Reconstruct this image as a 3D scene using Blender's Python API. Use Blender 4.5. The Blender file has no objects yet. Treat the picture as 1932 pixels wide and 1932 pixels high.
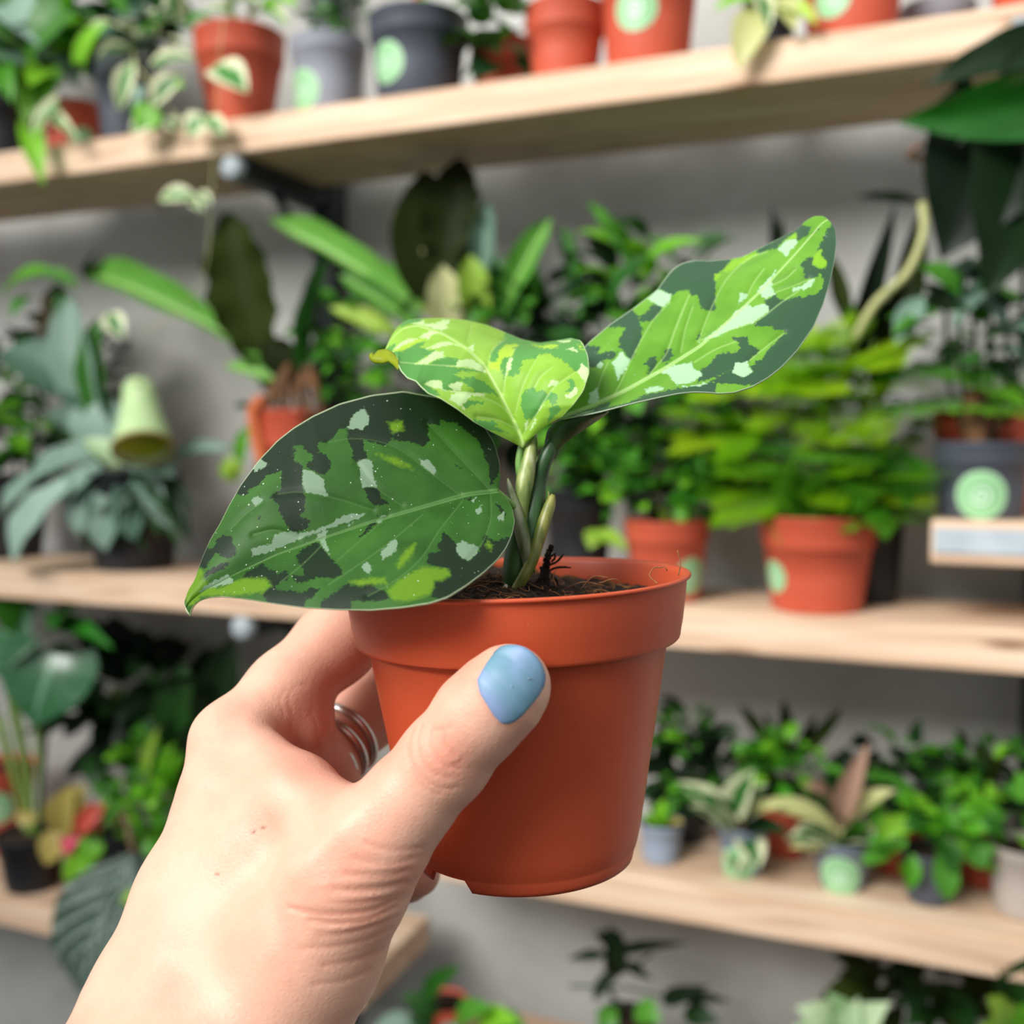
import bpy, math, random
import numpy as np
from mathutils import Vector, Matrix

random.seed(7)
rng = np.random.default_rng(7)
sc = bpy.context.scene
COL = sc.collection

# ------------------------------------------------------------------ camera, sky, sun, exposure
F = 1937.0                       # focal length in photograph pixels (1932 px frame)
PITCH = math.radians(3.64)
YAW = math.radians(22.2)         # the shelves run along X, the wall is Y = const
CAM = np.array([0.0, 0.0, 1.45])
FWD = np.array([-math.sin(YAW) * math.cos(PITCH), math.cos(YAW) * math.cos(PITCH), -math.sin(PITCH)])
RGT = np.array([math.cos(YAW), math.sin(YAW), 0.0])
UPV = np.cross(RGT, FWD)
cam_data = bpy.data.cameras.new('camera')
cam = bpy.data.objects.new('camera', cam_data)
COL.objects.link(cam)
cam.matrix_world = Matrix(((RGT[0], UPV[0], -FWD[0], CAM[0]), (RGT[1], UPV[1], -FWD[1], CAM[1]),
                           (RGT[2], UPV[2], -FWD[2], CAM[2]), (0, 0, 0, 1)))
cam_data.sensor_width = 36.0
cam_data.lens = F / 1932.0 * 36.0
cam_data.clip_start = 0.01
cam_data.dof.use_dof = True
cam_data.dof.focus_distance = 0.238
cam_data.dof.aperture_fstop = 9.6
sc.camera = cam

world = bpy.data.worlds.new('overcast_sky')
sc.world = world
world.use_nodes = True
wn, wl = world.node_tree.nodes, world.node_tree.links
bg = wn['Background']
tc = wn.new('ShaderNodeTexCoord'); sx = wn.new('ShaderNodeSeparateXYZ'); mr = wn.new('ShaderNodeMapRange')
wl.new(tc.outputs['Generated'], sx.inputs[0]); wl.new(sx.outputs['Z'], mr.inputs['Value'])
mr.inputs['From Min'].default_value = -0.1; mr.inputs['From Max'].default_value = 0.9
mr.inputs['To Min'].default_value = 0.33; mr.inputs['To Max'].default_value = 1.0
wl.new(mr.outputs[0], bg.inputs['Strength'])
bg.inputs['Color'].default_value = (0.93, 0.97, 1.0, 1)

rl = bpy.data.lights.new('rooflight', 'AREA'); rl.shape = 'RECTANGLE'; rl.size = 2.0; rl.size_y = 1.6; rl.energy = 42; rl.spread = math.radians(72); rl.color = (1.0, 0.98, 0.95)
rooflight = bpy.data.objects.new('rooflight', rl); COL.objects.link(rooflight)     # daylight through a roof window behind and left of the camera
rooflight.location = (-1.25, -1.75, 3.35)
rooflight.rotation_euler = (Vector((0.05, 1.1, 1.8)) - Vector(rooflight.location)).to_track_quat('-Z', 'Y').to_euler()

sc.view_settings.view_transform = 'Standard'
sc.view_settings.look = 'None'
sc.view_settings.gamma = 1.0
sc.view_settings.use_curve_mapping = False
sc.view_settings.exposure = 0.0
sc.cycles.max_bounces = 8
sc.cycles.diffuse_bounces = 3
sc.cycles.use_denoising = True

# ------------------------------------------------------------------ geometry helpers
def P(x, y, d):
    """photograph pixel + distance along the view axis -> world point"""
    return CAM + d * (FWD + (x - 966.0) / F * RGT + (966.0 - y) / F * UPV)

def PA(a):
    a = np.asarray(a, float)
    return CAM + a[..., 2:3] * (FWD + (a[..., 0:1] - 966.0) / F * RGT + (966.0 - a[..., 1:2]) / F * UPV)

def ray(x, y):
    return FWD + (x - 966.0) / F * RGT + (966.0 - y) / F * UPV

def WY(x, y, Y):
    r = ray(x, y)
    return CAM + r * (Y / r[1])

def depth(p):
    return float(np.dot(np.asarray(p) - CAM, FWD))

def to_px(p):
    q = np.asarray(p) - CAM
    d = q @ FWD
    return 966 + F * (q @ RGT) / d, 966 - F * (q @ UPV) / d, d

def at_height(cx, Z, Y):
    """world point at height Z and wall distance Y seen in photograph column cx"""
    q = np.array([0, Y, Z]) - CAM
    a = (cx - 966.0) / F
    X = (a * (q @ FWD) - q @ RGT) / (RGT[0] - a * FWD[0])
    return np.array([X, Y, Z])

def hexl(h):
    h = h.lstrip('#')
    c = [int(h[i:i + 2], 16) / 255 for i in (0, 2, 4)]
    return tuple(v / 12.92 if v <= 0.04045 else ((v + 0.055) / 1.055) ** 2.4 for v in c) + (1.0,)

def empty(name, loc, label, cat, group=None):
    o = bpy.data.objects.new(name, None)
    COL.objects.link(o)
    o.location = Vector(loc)
    o.empty_display_size = 0.02
    o['label'] = label; o['category'] = cat
    if group: o['group'] = group
    return o

def origin_of(o):
    p = Vector((0, 0, 0))
    while o is not None:
        p += o.location
        o = o.parent
    return np.array(p)

def mk(name, V, Fc, mat, parent=None, smooth=True, uv=None, attrs=None):
    V = np.asarray(V, float)
    me = bpy.data.meshes.new(name)
    off = origin_of(parent) if parent is not None else np.zeros(3)
    me.from_pydata((V - off).tolist(), [], [list(map(int, f)) for f in Fc])
    if mat is not None:
        for m in (mat if isinstance(mat, (list, tuple)) else [mat]):
            me.materials.append(m)
    if smooth:
        me.polygons.foreach_set('use_smooth', [True] * len(me.polygons))
    if uv is not None:
        l = me.uv_layers.new(name='UVMap')
        idx = np.zeros(len(me.loops), int); me.loops.foreach_get('vertex_index', idx)
        l.data.foreach_set('uv', np.asarray(uv, float)[idx].ravel())
    if attrs:
        for k, v in attrs.items():
            a = me.attributes.new(k, 'FLOAT', 'POINT')
            a.data.foreach_set('value', np.asarray(v, np.float32))
    me.update()
    o = bpy.data.objects.new(name, me)
    COL.objects.link(o)
    if parent is not None: o.parent = parent
    return o

def tag(o, label=None, cat=None, group=None, kind=None):
    if label: o['label'] = label
    if cat: o['category'] = cat
    if group: o['group'] = group
    if kind: o['kind'] = kind
    return o

def boxmesh(lo, hi, bev=0.0):
    """box with chamfered edges as plain vertex data"""
    import bmesh
    bm = bmesh.new()
    bmesh.ops.create_cube(bm, size=1)
    lo = np.array(lo, float); hi = np.array(hi, float)
    for v in bm.verts:
        c = np.array(v.co) + 0.5
        v.co = Vector(lo + c * (hi - lo))
    if bev:
        bmesh.ops.bevel(bm, geom=list(bm.edges), offset=bev, segments=2, affect='EDGES', profile=0.5)
    bm.verts.index_update()
    V = [tuple(v.co) for v in bm.verts]; Fc = [[v.index for v in f.verts] for f in bm.faces]
    bm.free()
    return V, Fc

def box(name, lo, hi, mat, parent=None, bev=0.002):
    V, Fc = boxmesh(lo, hi, bev)
    return mk(name, V, Fc, mat, parent, smooth=False)

def frame_of(t):
    t = t / np.linalg.norm(t)
    a = np.array([0, 0, 1.0]) if abs(t[2]) < 0.9 else np.array([1.0, 0, 0])
    u = np.cross(t, a); u /= np.linalg.norm(u)
    return t, u, np.cross(t, u)

def smooth_path(pts, n):
    pts = np.asarray(pts, float)
    if len(pts) < 3:
        t = np.linspace(0, 1, n)[:, None]
        return pts[0] * (1 - t) + pts[-1] * t
    d = np.r_[0, np.cumsum(np.linalg.norm(np.diff(pts[:, :3], axis=0), axis=1) + 1e-9)]
    d /= d[-1]
    m = np.gradient(pts, d, axis=0)
    ts = np.linspace(0, 1, n)
    i = np.clip(np.searchsorted(d, ts, side='right') - 1, 0, len(pts) - 2)
    h = (d[i + 1] - d[i])[:, None]; u = ((ts - d[i])[:, None]) / h
    return ((2 * u ** 3 - 3 * u ** 2 + 1) * pts[i] + (u ** 3 - 2 * u ** 2 + u) * h * m[i]
            + (-2 * u ** 3 + 3 * u ** 2) * pts[i + 1] + (u ** 3 - u ** 2) * h * m[i + 1])

def tube_data(pts, rad, sides=7, n=None, flat=1.0):
    pts = np.asarray(pts, float)
    rad = np.full(len(pts), rad, float) if np.isscalar(rad) else np.asarray(rad, float)
    pr = smooth_path(np.c_[pts, rad], n or max(4, 3 * len(pts)))
    pts, rad = pr[:, :3], np.maximum(pr[:, 3], 1e-5)
    T = np.gradient(pts, axis=0)
    _, u, v = frame_of(T[0])
    V = []
    for i in range(len(pts)):
        t = T[i] / (np.linalg.norm(T[i]) + 1e-12)
        u = u - t * (u @ t); u /= np.linalg.norm(u)
        v = np.cross(t, u)
        for k in range(sides):
            a = 2 * math.pi * k / sides
            V.append(pts[i] + rad[i] * (math.cos(a) * u + flat * math.sin(a) * v))
    Fc = []
    for i in range(len(pts) - 1):
        for k in range(sides):
            a, b = i * sides + k, i * sides + (k + 1) % sides
            Fc.append([a, b, b + sides, a + sides])
    Fc.append(list(range(sides))[::-1]); Fc.append([(len(pts) - 1) * sides + k for k in range(sides)])
    return V, Fc

def tube(name, pts, rad, mat, parent, sides=7, n=None, flat=1.0):
    V, Fc = tube_data(pts, rad, sides, n, flat)
    return mk(name, V, Fc, mat, parent)

def join(parts):
    V, Fc = [], []
    for v, f in parts:
        o = len(V); V += list(v); Fc += [[i + o for i in q] for q in f]
    return V, Fc

def lathe_data(prof, seg=40, closed_bottom=False):
    V = []; Fc = []
    n = len(prof)
    for r, z in prof:
        for k in range(seg):
            a = 2 * math.pi * k / seg
            V.append((r * math.cos(a), r * math.sin(a), z))
    for i in range(n - 1):
        for k in range(seg):
            a, b = i * seg + k, i * seg + (k + 1) % seg
            Fc.append([a, b, b + seg, a + seg])
    return np.array(V), Fc

# ------------------------------------------------------------------ materials
MATS = {}
def mat_new(name):
    m = bpy.data.materials.new(name); m.use_nodes = True
    return m, m.node_tree.nodes, m.node_tree.links, m.node_tree.nodes['Principled BSDF']

def N(nodes, typ, **kw):
    n = nodes.new(typ)
    for k, v in kw.items(): setattr(n, k, v)
    return n

def ramp(nodes, stops):
    r = nodes.new('ShaderNodeValToRGB')
    e = r.color_ramp.elements
    while len(e) < len(stops): e.new(0.5)
    for el, (p, c) in zip(e, stops):
        el.position = p; el.color = hexl(c) if isinstance(c, str) else (c, c, c, 1)
    return r

def plain(name, c1, c2, scale=40.0, rough=0.5, bump=0.0, bscale=None, stretch=None, spec=0.4, metal=0.0, sss=0.0, detail=4.0):
    """two-tone noise material with fine relief"""
    if name in MATS: return MATS[name]
    m, n, l, b = mat_new(name)
    t = N(n, 'ShaderNodeTexCoord'); mp = N(n, 'ShaderNodeMapping')
    if stretch: mp.inputs['Scale'].default_value = stretch
    l.new(t.outputs['Object'], mp.inputs[0])
    z = N(n, 'ShaderNodeTexNoise'); z.inputs['Scale'].default_value = scale; z.inputs['Detail'].default_value = detail
    l.new(mp.outputs[0], z.inputs['Vector'])
    r = ramp(n, [(0.3, c1), (0.7, c2)]); l.new(z.outputs['Fac'], r.inputs[0]); l.new(r.outputs[0], b.inputs['Base Color'])
    b.inputs['Roughness'].default_value = rough; b.inputs['Specular IOR Level'].default_value = spec
    b.inputs['Metallic'].default_value = metal
    if bump:
        z2 = N(n, 'ShaderNodeTexNoise'); z2.inputs['Scale'].default_value = bscale or scale * 4; z2.inputs['Detail'].default_value = 6
        l.new(mp.outputs[0], z2.inputs['Vector'])
        bp = N(n, 'ShaderNodeBump'); bp.inputs['Strength'].default_value = bump; bp.inputs['Distance'].default_value = 0.002
        l.new(z2.outputs['Fac'], bp.inputs['Height']); l.new(bp.outputs[0], b.inputs['Normal'])
    MATS[name] = m
    return m

def wood_mat():
    m, n, l, b = mat_new('sawn_pine')
    t = N(n, 'ShaderNodeTexCoord'); mp = N(n, 'ShaderNodeMapping'); mp.inputs['Scale'].default_value = (1.2, 16, 22)
    l.new(t.outputs['Object'], mp.inputs[0])
    z = N(n, 'ShaderNodeTexNoise'); z.inputs['Scale'].default_value = 3.0; z.inputs['Detail'].default_value = 7; z.inputs['Distortion'].default_value = 0.8
    l.new(mp.outputs[0], z.inputs['Vector'])
    r = ramp(n, [(0.25, '#ad8d72'), (0.45, '#d0ae90'), (0.6, '#dfc3a7'), (0.8, '#ebd7c2')]); l.new(z.outputs['Fac'], r.inputs[0])
    mp2 = N(n, 'ShaderNodeMapping'); mp2.inputs['Scale'].default_value = (5, 22, 22); l.new(t.outputs['Object'], mp2.inputs[0])
    v = N(n, 'ShaderNodeTexVoronoi'); v.inputs['Scale'].default_value = 1.0; l.new(mp2.outputs[0], v.inputs['Vector'])
    kn = ramp(n, [(0.06, 1.0), (0.16, 0.0)]); l.new(v.outputs['Distance'], kn.inputs[0])
    mx = N(n, 'ShaderNodeMixRGB'); mx.inputs[2].default_value = hexl('#8a6347')
    l.new(kn.outputs[0], mx.inputs[0]); l.new(r.outputs[0], mx.inputs[1]); l.new(mx.outputs[0], b.inputs['Base Color'])
    bp = N(n, 'ShaderNodeBump'); bp.inputs['Strength'].default_value = 0.3; bp.inputs['Distance'].default_value = 0.002
    l.new(z.outputs['Fac'], bp.inputs['Height']); l.new(bp.outputs[0], b.inputs['Normal'])
    b.inputs['Roughness'].default_value = 0.7
    return m

def concrete_mat():
    m, n, l, b = mat_new('concrete')
    t = N(n, 'ShaderNodeTexCoord')
    z = N(n, 'ShaderNodeTexNoise'); z.inputs['Scale'].default_value = 3.2; z.inputs['Detail'].default_value = 8; z.inputs['Roughness'].default_value = 0.6
    l.new(t.outputs['Object'], z.inputs['Vector'])
    r = ramp(n, [(0.3, '#96948d'), (0.5, '#b4b3ae'), (0.72, '#c8c9c6')]); l.new(z.outputs['Fac'], r.inputs[0])
    l.new(r.outputs[0], b.inputs['Base Color'])
    z2 = N(n, 'ShaderNodeTexNoise'); z2.inputs['Scale'].default_value = 60; z2.inputs['Detail'].default_value = 6
    l.new(t.outputs['Object'], z2.inputs['Vector'])
    bp = N(n, 'ShaderNodeBump'); bp.inputs['Strength'].default_value = 0.3; bp.inputs['Distance'].default_value = 0.003
    l.new(z2.outputs['Fac'], bp.inputs['Height']); l.new(bp.outputs[0], b.inputs['Normal'])
    b.inputs['Roughness'].default_value = 0.85
    return m

def leaf_mat(name, c1, c2, rim=None, rimw=0.55, vein=None, rough=0.4, trans=0.25, spec=0.4, quilt=False):
    """background foliage: tone varies per leaf, optional pale margin or pale veins along the blade's own UV"""
    m, n, l, b = mat_new(name)
    oi = N(n, 'ShaderNodeObjectInfo'); uv = N(n, 'ShaderNodeUVMap'); uv.uv_map = 'UVMap'
    t = N(n, 'ShaderNodeTexCoord')
    z = N(n, 'ShaderNodeTexNoise'); z.inputs['Scale'].default_value = 5.0; l.new(uv.outputs[0], z.inputs['Vector'])
    ad = N(n, 'ShaderNodeMath', operation='MULTIPLY_ADD'); l.new(z.outputs['Fac'], ad.inputs[0]); ad.inputs[1].default_value = 0.5
    sb = N(n, 'ShaderNodeMath', operation='MULTIPLY_ADD'); l.new(oi.outputs['Random'], sb.inputs[0]); sb.inputs[1].default_value = 0.9; sb.inputs[2].default_value = -0.2
    l.new(sb.outputs[0], ad.inputs[2])
    r = ramp(n, [(0.1, c1), (0.9, c2)]); l.new(ad.outputs[0], r.inputs[0])
    col = r.outputs[0]
    sp = N(n, 'ShaderNodeSeparateXYZ'); l.new(uv.outputs[0], sp.inputs[0])
    ab = N(n, 'ShaderNodeMath', operation='MULTIPLY_ADD'); l.new(sp.outputs['X'], ab.inputs[0]); ab.inputs[1].default_value = 2; ab.inputs[2].default_value = -1
    au = N(n, 'ShaderNodeMath', operation='ABSOLUTE'); l.new(ab.outputs[0], au.inputs[0])
    if rim:
        z3 = N(n, 'ShaderNodeTexNoise'); z3.inputs['Scale'].default_value = 7.0
        ad2 = N(n, 'ShaderNodeVectorMath', operation='ADD'); l.new(uv.outputs[0], ad2.inputs[0]); l.new(oi.outputs['Random'], ad2.inputs[1])
        l.new(ad2.outputs[0], z3.inputs['Vector'])
        q = N(n, 'ShaderNodeMath', operation='MULTIPLY_ADD'); l.new(z3.outputs['Fac'], q.inputs[0]); q.inputs[1].default_value = 0.7
        l.new(au.outputs[0], q.inputs[2])
        rr = ramp(n, [(min(0.98, rimw + 0.27), 0.0), (min(1.0, rimw + 0.37), 1.0)]); l.new(q.outputs[0], rr.inputs[0])
        mx = N(n, 'ShaderNodeMixRGB'); mx.inputs[2].default_value = hexl(rim); l.new(rr.outputs[0], mx.inputs[0]); l.new(col, mx.inputs[1])
        col = mx.outputs[0]
    if vein:
        # midrib line plus slanted lateral veins
        la = N(n, 'ShaderNodeMath', operation='MULTIPLY_ADD'); l.new(au.outputs[0], la.inputs[0]); la.inputs[1].default_value = -0.35; l.new(sp.outputs['Y'], la.inputs[2])
        sn = N(n, 'ShaderNodeMath', operation='MULTIPLY'); l.new(la.outputs[0], sn.inputs[0]); sn.inputs[1].default_value = 44.0
        si = N(n, 'ShaderNodeMath', operation='SINE'); l.new(sn.outputs[0], si.inputs[0])
        v1 = ramp(n, [(0.93, 0.0), (1.0, 0.7)] if not quilt else [(0.2, 0.0), (0.9, 0.8)]); l.new(si.outputs[0], v1.inputs[0])
        v2 = ramp(n, [(0.03, 1.0), (0.09, 0.0)]); l.new(au.outputs[0], v2.inputs[0])
        mxv = N(n, 'ShaderNodeMath', operation='MAXIMUM'); l.new(v1.outputs[0], mxv.inputs[0]); l.new(v2.outputs[0], mxv.inputs[1])
        fac = mxv.outputs[0]
        if quilt:
            zq = N(n, 'ShaderNodeTexNoise'); zq.inputs['Scale'].default_value = 38; l.new(uv.outputs[0], zq.inputs['Vector'])
            rq = ramp(n, [(0.45, 0.0), (0.6, 1.0)]); l.new(zq.outputs['Fac'], rq.inputs[0])
            mq = N(n, 'ShaderNodeMath', operation='MULTIPLY'); l.new(fac, mq.inputs[0]); l.new(rq.outputs[0], mq.inputs[1]); fac = mq.outputs[0]
            bp = N(n, 'ShaderNodeBump'); bp.inputs['Strength'].default_value = 0.6; bp.inputs['Distance'].default_value = 0.004
            l.new(si.outputs[0], bp.inputs['Height']); l.new(bp.outputs[0], b.inputs['Normal'])
        mx2 = N(n, 'ShaderNodeMixRGB'); mx2.inputs[2].default_value = hexl(vein); l.new(fac, mx2.inputs[0]); l.new(col, mx2.inputs[1])
        col = mx2.outputs[0]
    l.new(col, b.inputs['Base Color'])
    b.inputs['Roughness'].default_value = rough; b.inputs['Specular IOR Level'].default_value = spec
    tr = N(n, 'ShaderNodeBsdfTranslucent'); l.new(col, tr.inputs[0])
    mxs = N(n, 'ShaderNodeMixShader'); mxs.inputs[0].default_value = trans
    out = n['Material Output']
    l.new(b.outputs[0], mxs.inputs[1]); l.new(tr.outputs[0], mxs.inputs[2]); l.new(mxs.outputs[0], out.inputs['Surface'])
    MATS[name] = m
    return m

def sticker_mat():
    """pale green round sticker: darker ring, pale field, white coiled emblem"""
    m, n, l, b = mat_new('round_sticker')
    uv = N(n, 'ShaderNodeUVMap'); uv.uv_map = 'UVMap'
    gr = N(n, 'ShaderNodeVectorMath', operation='LENGTH'); l.new(uv.outputs[0], gr.inputs[0])
    r = ramp(n, [(0.0, '#76ad78'), (0.50, '#7db27e'), (0.53, '#a4cca0'), (0.60, '#a4cca0'), (0.63, '#7ab27a'), (0.85, '#8abf88'), (0.90, '#abd0a7'), (1.0, '#9cc599')])
    l.new(gr.outputs['Value'], r.inputs[0])
    sp = N(n, 'ShaderNodeSeparateXYZ'); l.new(uv.outputs[0], sp.inputs[0])
    at = N(n, 'ShaderNodeMath', operation='ARCTAN2'); l.new(sp.outputs['Y'], at.inputs[0]); l.new(sp.outputs['X'], at.inputs[1])
    k = N(n, 'ShaderNodeMath', operation='MULTIPLY_ADD'); l.new(gr.outputs['Value'], k.inputs[0]); k.inputs[1].default_value = 26.0; l.new(at.outputs[0], k.inputs[2])
    s = N(n, 'ShaderNodeMath', operation='SINE'); l.new(k.outputs[0], s.inputs[0])
    rs = ramp(n, [(0.35, 0.0), (0.6, 0.85)]); l.new(s.outputs[0], rs.inputs[0])
    rm = ramp(n, [(0.40, 1.0), (0.44, 0.0)]); l.new(gr.outputs['Value'], rm.inputs[0])
    mu = N(n, 'ShaderNodeMath', operation='MULTIPLY'); l.new(rs.outputs[0], mu.inputs[0]); l.new(rm.outputs[0], mu.inputs[1])
    mx = N(n, 'ShaderNodeMixRGB'); mx.inputs[2].default_value = hexl('#e4f3e4'); l.new(mu.outputs[0], mx.inputs[0]); l.new(r.outputs[0], mx.inputs[1])
    l.new(mx.outputs[0], b.inputs['Base Color']); b.inputs['Roughness'].default_value = 0.4
    return m

WOOD = wood_mat()
CONC = concrete_mat()
STICK = sticker_mat()
TERRA = plain('terracotta_plastic', '#b04a30', '#b84f35', 18, 0.48, 0.04, 300, spec=0.35)
TERRA2 = plain('terracotta_plastic_far', '#b54c34', '#c4583f', 12, 0.55, 0.05, 200)
SLATE = plain('slate_plastic', '#41454f', '#4d525c', 12, 0.5, 0.05, 200)
GREYP = plain('light_grey_plastic', '#8b8e98', '#9799a2', 12, 0.5, 0.05, 200)
BLUEG = plain('blue_grey_plastic', '#8593a6', '#93a0b1', 12, 0.45, 0.05, 200)
MIDG = plain('mid_grey_plastic', '#6a7582', '#7a8591', 12, 0.45, 0.05, 200)
BLACKP = plain('black_plastic', '#16181b', '#22252a', 12, 0.5, 0.05, 200)
BEIGE = plain('beige_plastic', '#a59c93', '#b3aaa1', 12, 0.6, 0.05, 200)
SOIL = plain('potting_soil', '#1d130d', '#3b2719', 160, 0.95, 0.8, 500)
STEEL = plain('dark_steel', '#2a2d30', '#3b3f42', 30, 0.5, 0.1, 300, metal=0.3)
CAPW = plain('pale_cap', '#97a0a5', '#aab3b7', 30, 0.5)
STRIPM = plain('label_strip', '#a3aeb5', '#bcc5ca', 25, 0.35)
FLOORM = plain('floor_concrete', '#262422', '#34312e', 6, 0.8, 0.2, 60)
STEMG = plain('green_stem', '#5f7f35', '#7f9a48', 60, 0.5)
STEMD = plain('dark_stem', '#27381f', '#3a4d2a', 60, 0.5)
STEMY = plain('pale_stem', '#9aa06a', '#b9b87f', 60, 0.5)
STEMB = plain('brown_stem', '#5a4433', '#7a5f47', 60, 0.7)
CORK = plain('fibrous_bark', '#3b2a1c', '#7a5433', 70, 0.9, 0.8, 200)

# ------------------------------------------------------------------ the room and the shelving
YF, SD, TH = 1.10, 0.19, 0.043            # shelf front, depth, board thickness
YB = YF + SD
YW = YF + 0.27                            # wall
VPX, VPY = -3773.0, 843.0
def shelf_bottom(slope):                  # height of a board's lower front edge from its slope in the photograph
    return WY(966, VPY + slope * (966 - VPX), YF)[2]
Z_UP = shelf_bottom(-0.1315); Z_MID = shelf_bottom(0.0755); Z_LOW = shelf_bottom(0.1775); Z_BOT = shelf_bottom(0.239)
Z_STEP = shelf_bottom(0.0398)
XL, XR = WY(-900, 966, YF)[0], WY(2700, 966, YF)[0]

V, Fc = boxmesh((-4.5, YW, 0), (3.0, YW + 0.2, 3.2)); tag(mk('wall_back', V, Fc, CONC, smooth=False), kind='structure')
V, Fc = boxmesh((-4.5, -4.0, -0.1), (3.0, YW, 0.0)); tag(mk('floor', V, Fc, FLOORM, smooth=False), kind='structure')

def shelf(x0, x1, zb, label, y0=YF):
    s = empty('shelf', ((x0 + x1) / 2, (y0 + YB) / 2, zb), label, 'shelf')
    box('board', (x0, y0, zb), (x1, YB, zb + TH), WOOD, s, 0.003)
    return s
X_UPR = WY(626, 600, 1.325)[0]
s_up = shelf(XL, XR, Z_UP, 'long pale wooden shelf at the top of the photo seen from below')
s_mid = shelf(XL, XR, Z_MID, 'long pale wooden shelf at mid height behind the held pot')
x_low = WY(668, 1650, YF)[0]
s_low = shelf(x_low, XR, Z_LOW, 'pale wooden shelf lined with small grey pots')
s_bot = shelf(XL, WY(684, 1880, YF)[0], Z_BOT, 'pale wooden shelf at the lower left ending behind the wrist')
Z_BOTR = WY(900, 1890, YB)[2] - TH
s_botr = shelf(WY(690, 1900, YF)[0], XR, Z_BOTR, 'lowest pale wooden shelf at the bottom edge of the photo')
x_step = WY(1756, 1020, YF)[0]
s_step = shelf(x_step, XR + 0.2, Z_STEP, 'short wooden shelf with a white front strip at the right edge')
st = box('label_strip', (x_step + 0.003, YF - 0.003, Z_STEP + 0.011), (XR + 0.19, YF - 0.0003, Z_STEP + 0.036), STRIPM, s_step, 0.0008)
st['label'] = 'white plastic label strip'

def upright(x, label, z0=0.0, z1=2.4):
    u = empty('upright', (x, 1.325, z0), label, 'upright')
    box('post', (x - 0.016, 1.30, z0), (x + 0.016, 1.345, z1), STEEL, u, 0.002)
    for i in range(14):                     # black boxes on the face stand in for the shade inside slots
        z = 0.55 + i * 0.11
        box('slot', (x - 0.006, 1.2985, z), (x + 0.006, 1.301, z + 0.03), BLACKP, u, 0.0005)
    for i in range(6):
        z = 0.7 + i * 0.21
        Vb, Fb = lathe_data([(0, 0), (0.008, 0), (0.008, 0.004), (0.0, 0.005)], 12)
        Vb = np.c_[Vb[:, 0] + x, 1.30 - Vb[:, 2], Vb[:, 1] + z + 0.06]
        mk('bolt', Vb, Fb, CAPW, u)
    return u
upright(X_UPR, 'dark steel slotted upright behind the centre of the nest fern')
x_upr2 = WY(1926, 1400, 1.325)[0]
upright(x_upr2 + 0.015, 'dark steel slotted upright cut by the right edge of the photo')

def bracket(x, zb, label):
    b = empty('bracket', (x, YB, zb), label, 'bracket')
    box('arm', (x - 0.014, YF + 0.012, zb - 0.030), (x + 0.014, 1.2995, zb - 0.0005), STEEL, b, 0.002)
    Vb, Fb = lathe_data([(0, -0.004), (0.012, -0.004), (0.0155, 0.0), (0.0155, 0.012)], 20)
    mk('end_cap', np.c_[Vb[:, 0] + x, YF + 0.002 + Vb[:, 2], Vb[:, 1] + zb - 0.0165], Fb, CAPW, b)
    pts = [(x, 1.297, zb - 0.09), (x, 1.20, zb - 0.032)]
    tube('brace', pts, 0.006, STEEL, b)
    return b
bracket(X_UPR - 0.008, Z_UP, 'dark steel bracket with a pale round cap under the top shelf')
bracket(X_UPR - 0.004, Z_MID, 'dark steel bracket with a pale cap under the middle shelf')
bracket(X_UPR + 0.03, Z_LOW, 'dark steel bracket beside the wrist under the small-pot shelf')
bracket(x_upr2 + 0.10, Z_STEP, 'dark bracket under the short white-fronted shelf')
# screw plate on the top board
sp_ = WY(1922, 58, YF - 0.002)
Vb, Fb = boxmesh((sp_[0] - 0.006, YF - 0.003, sp_[2] - 0.013), (sp_[0] + 0.02, YF - 0.0002, sp_[2] + 0.013), 0.001)
o = mk('mending_plate', Vb, Fb, CAPW, s_up, smooth=False); o['label'] = 'white metal plate'

# ------------------------------------------------------------------ pots and leaves for the background
def sticker(pot, base, r_top, r_bot, h, az, zc, rad):
    """round sticker lying on the flank of a tapered pot; az = world azimuth it faces"""
    R, K = 5, 20
    V, uv = [], []
    for i in range(R + 1):
        for k in range(K):
            a = 2 * math.pi * k / K; q = i / R
            u, w = q * math.cos(a), q * math.sin(a)
            z = zc + rad * w
            rr = r_bot + (r_top - r_bot) * z / h + 0.0008
            th = az + rad * u / rr
            V.append(base + np.array([rr * math.cos(th), rr * math.sin(th), z])); uv.append((u, w))
    Fc = [[i * K + k, i * K + (k + 1) % K, (i + 1) * K + (k + 1) % K, (i + 1) * K + k] for i in range(R) for k in range(K)]
    return mk('sticker', V, Fc, STICK, pot, uv=uv)

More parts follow.
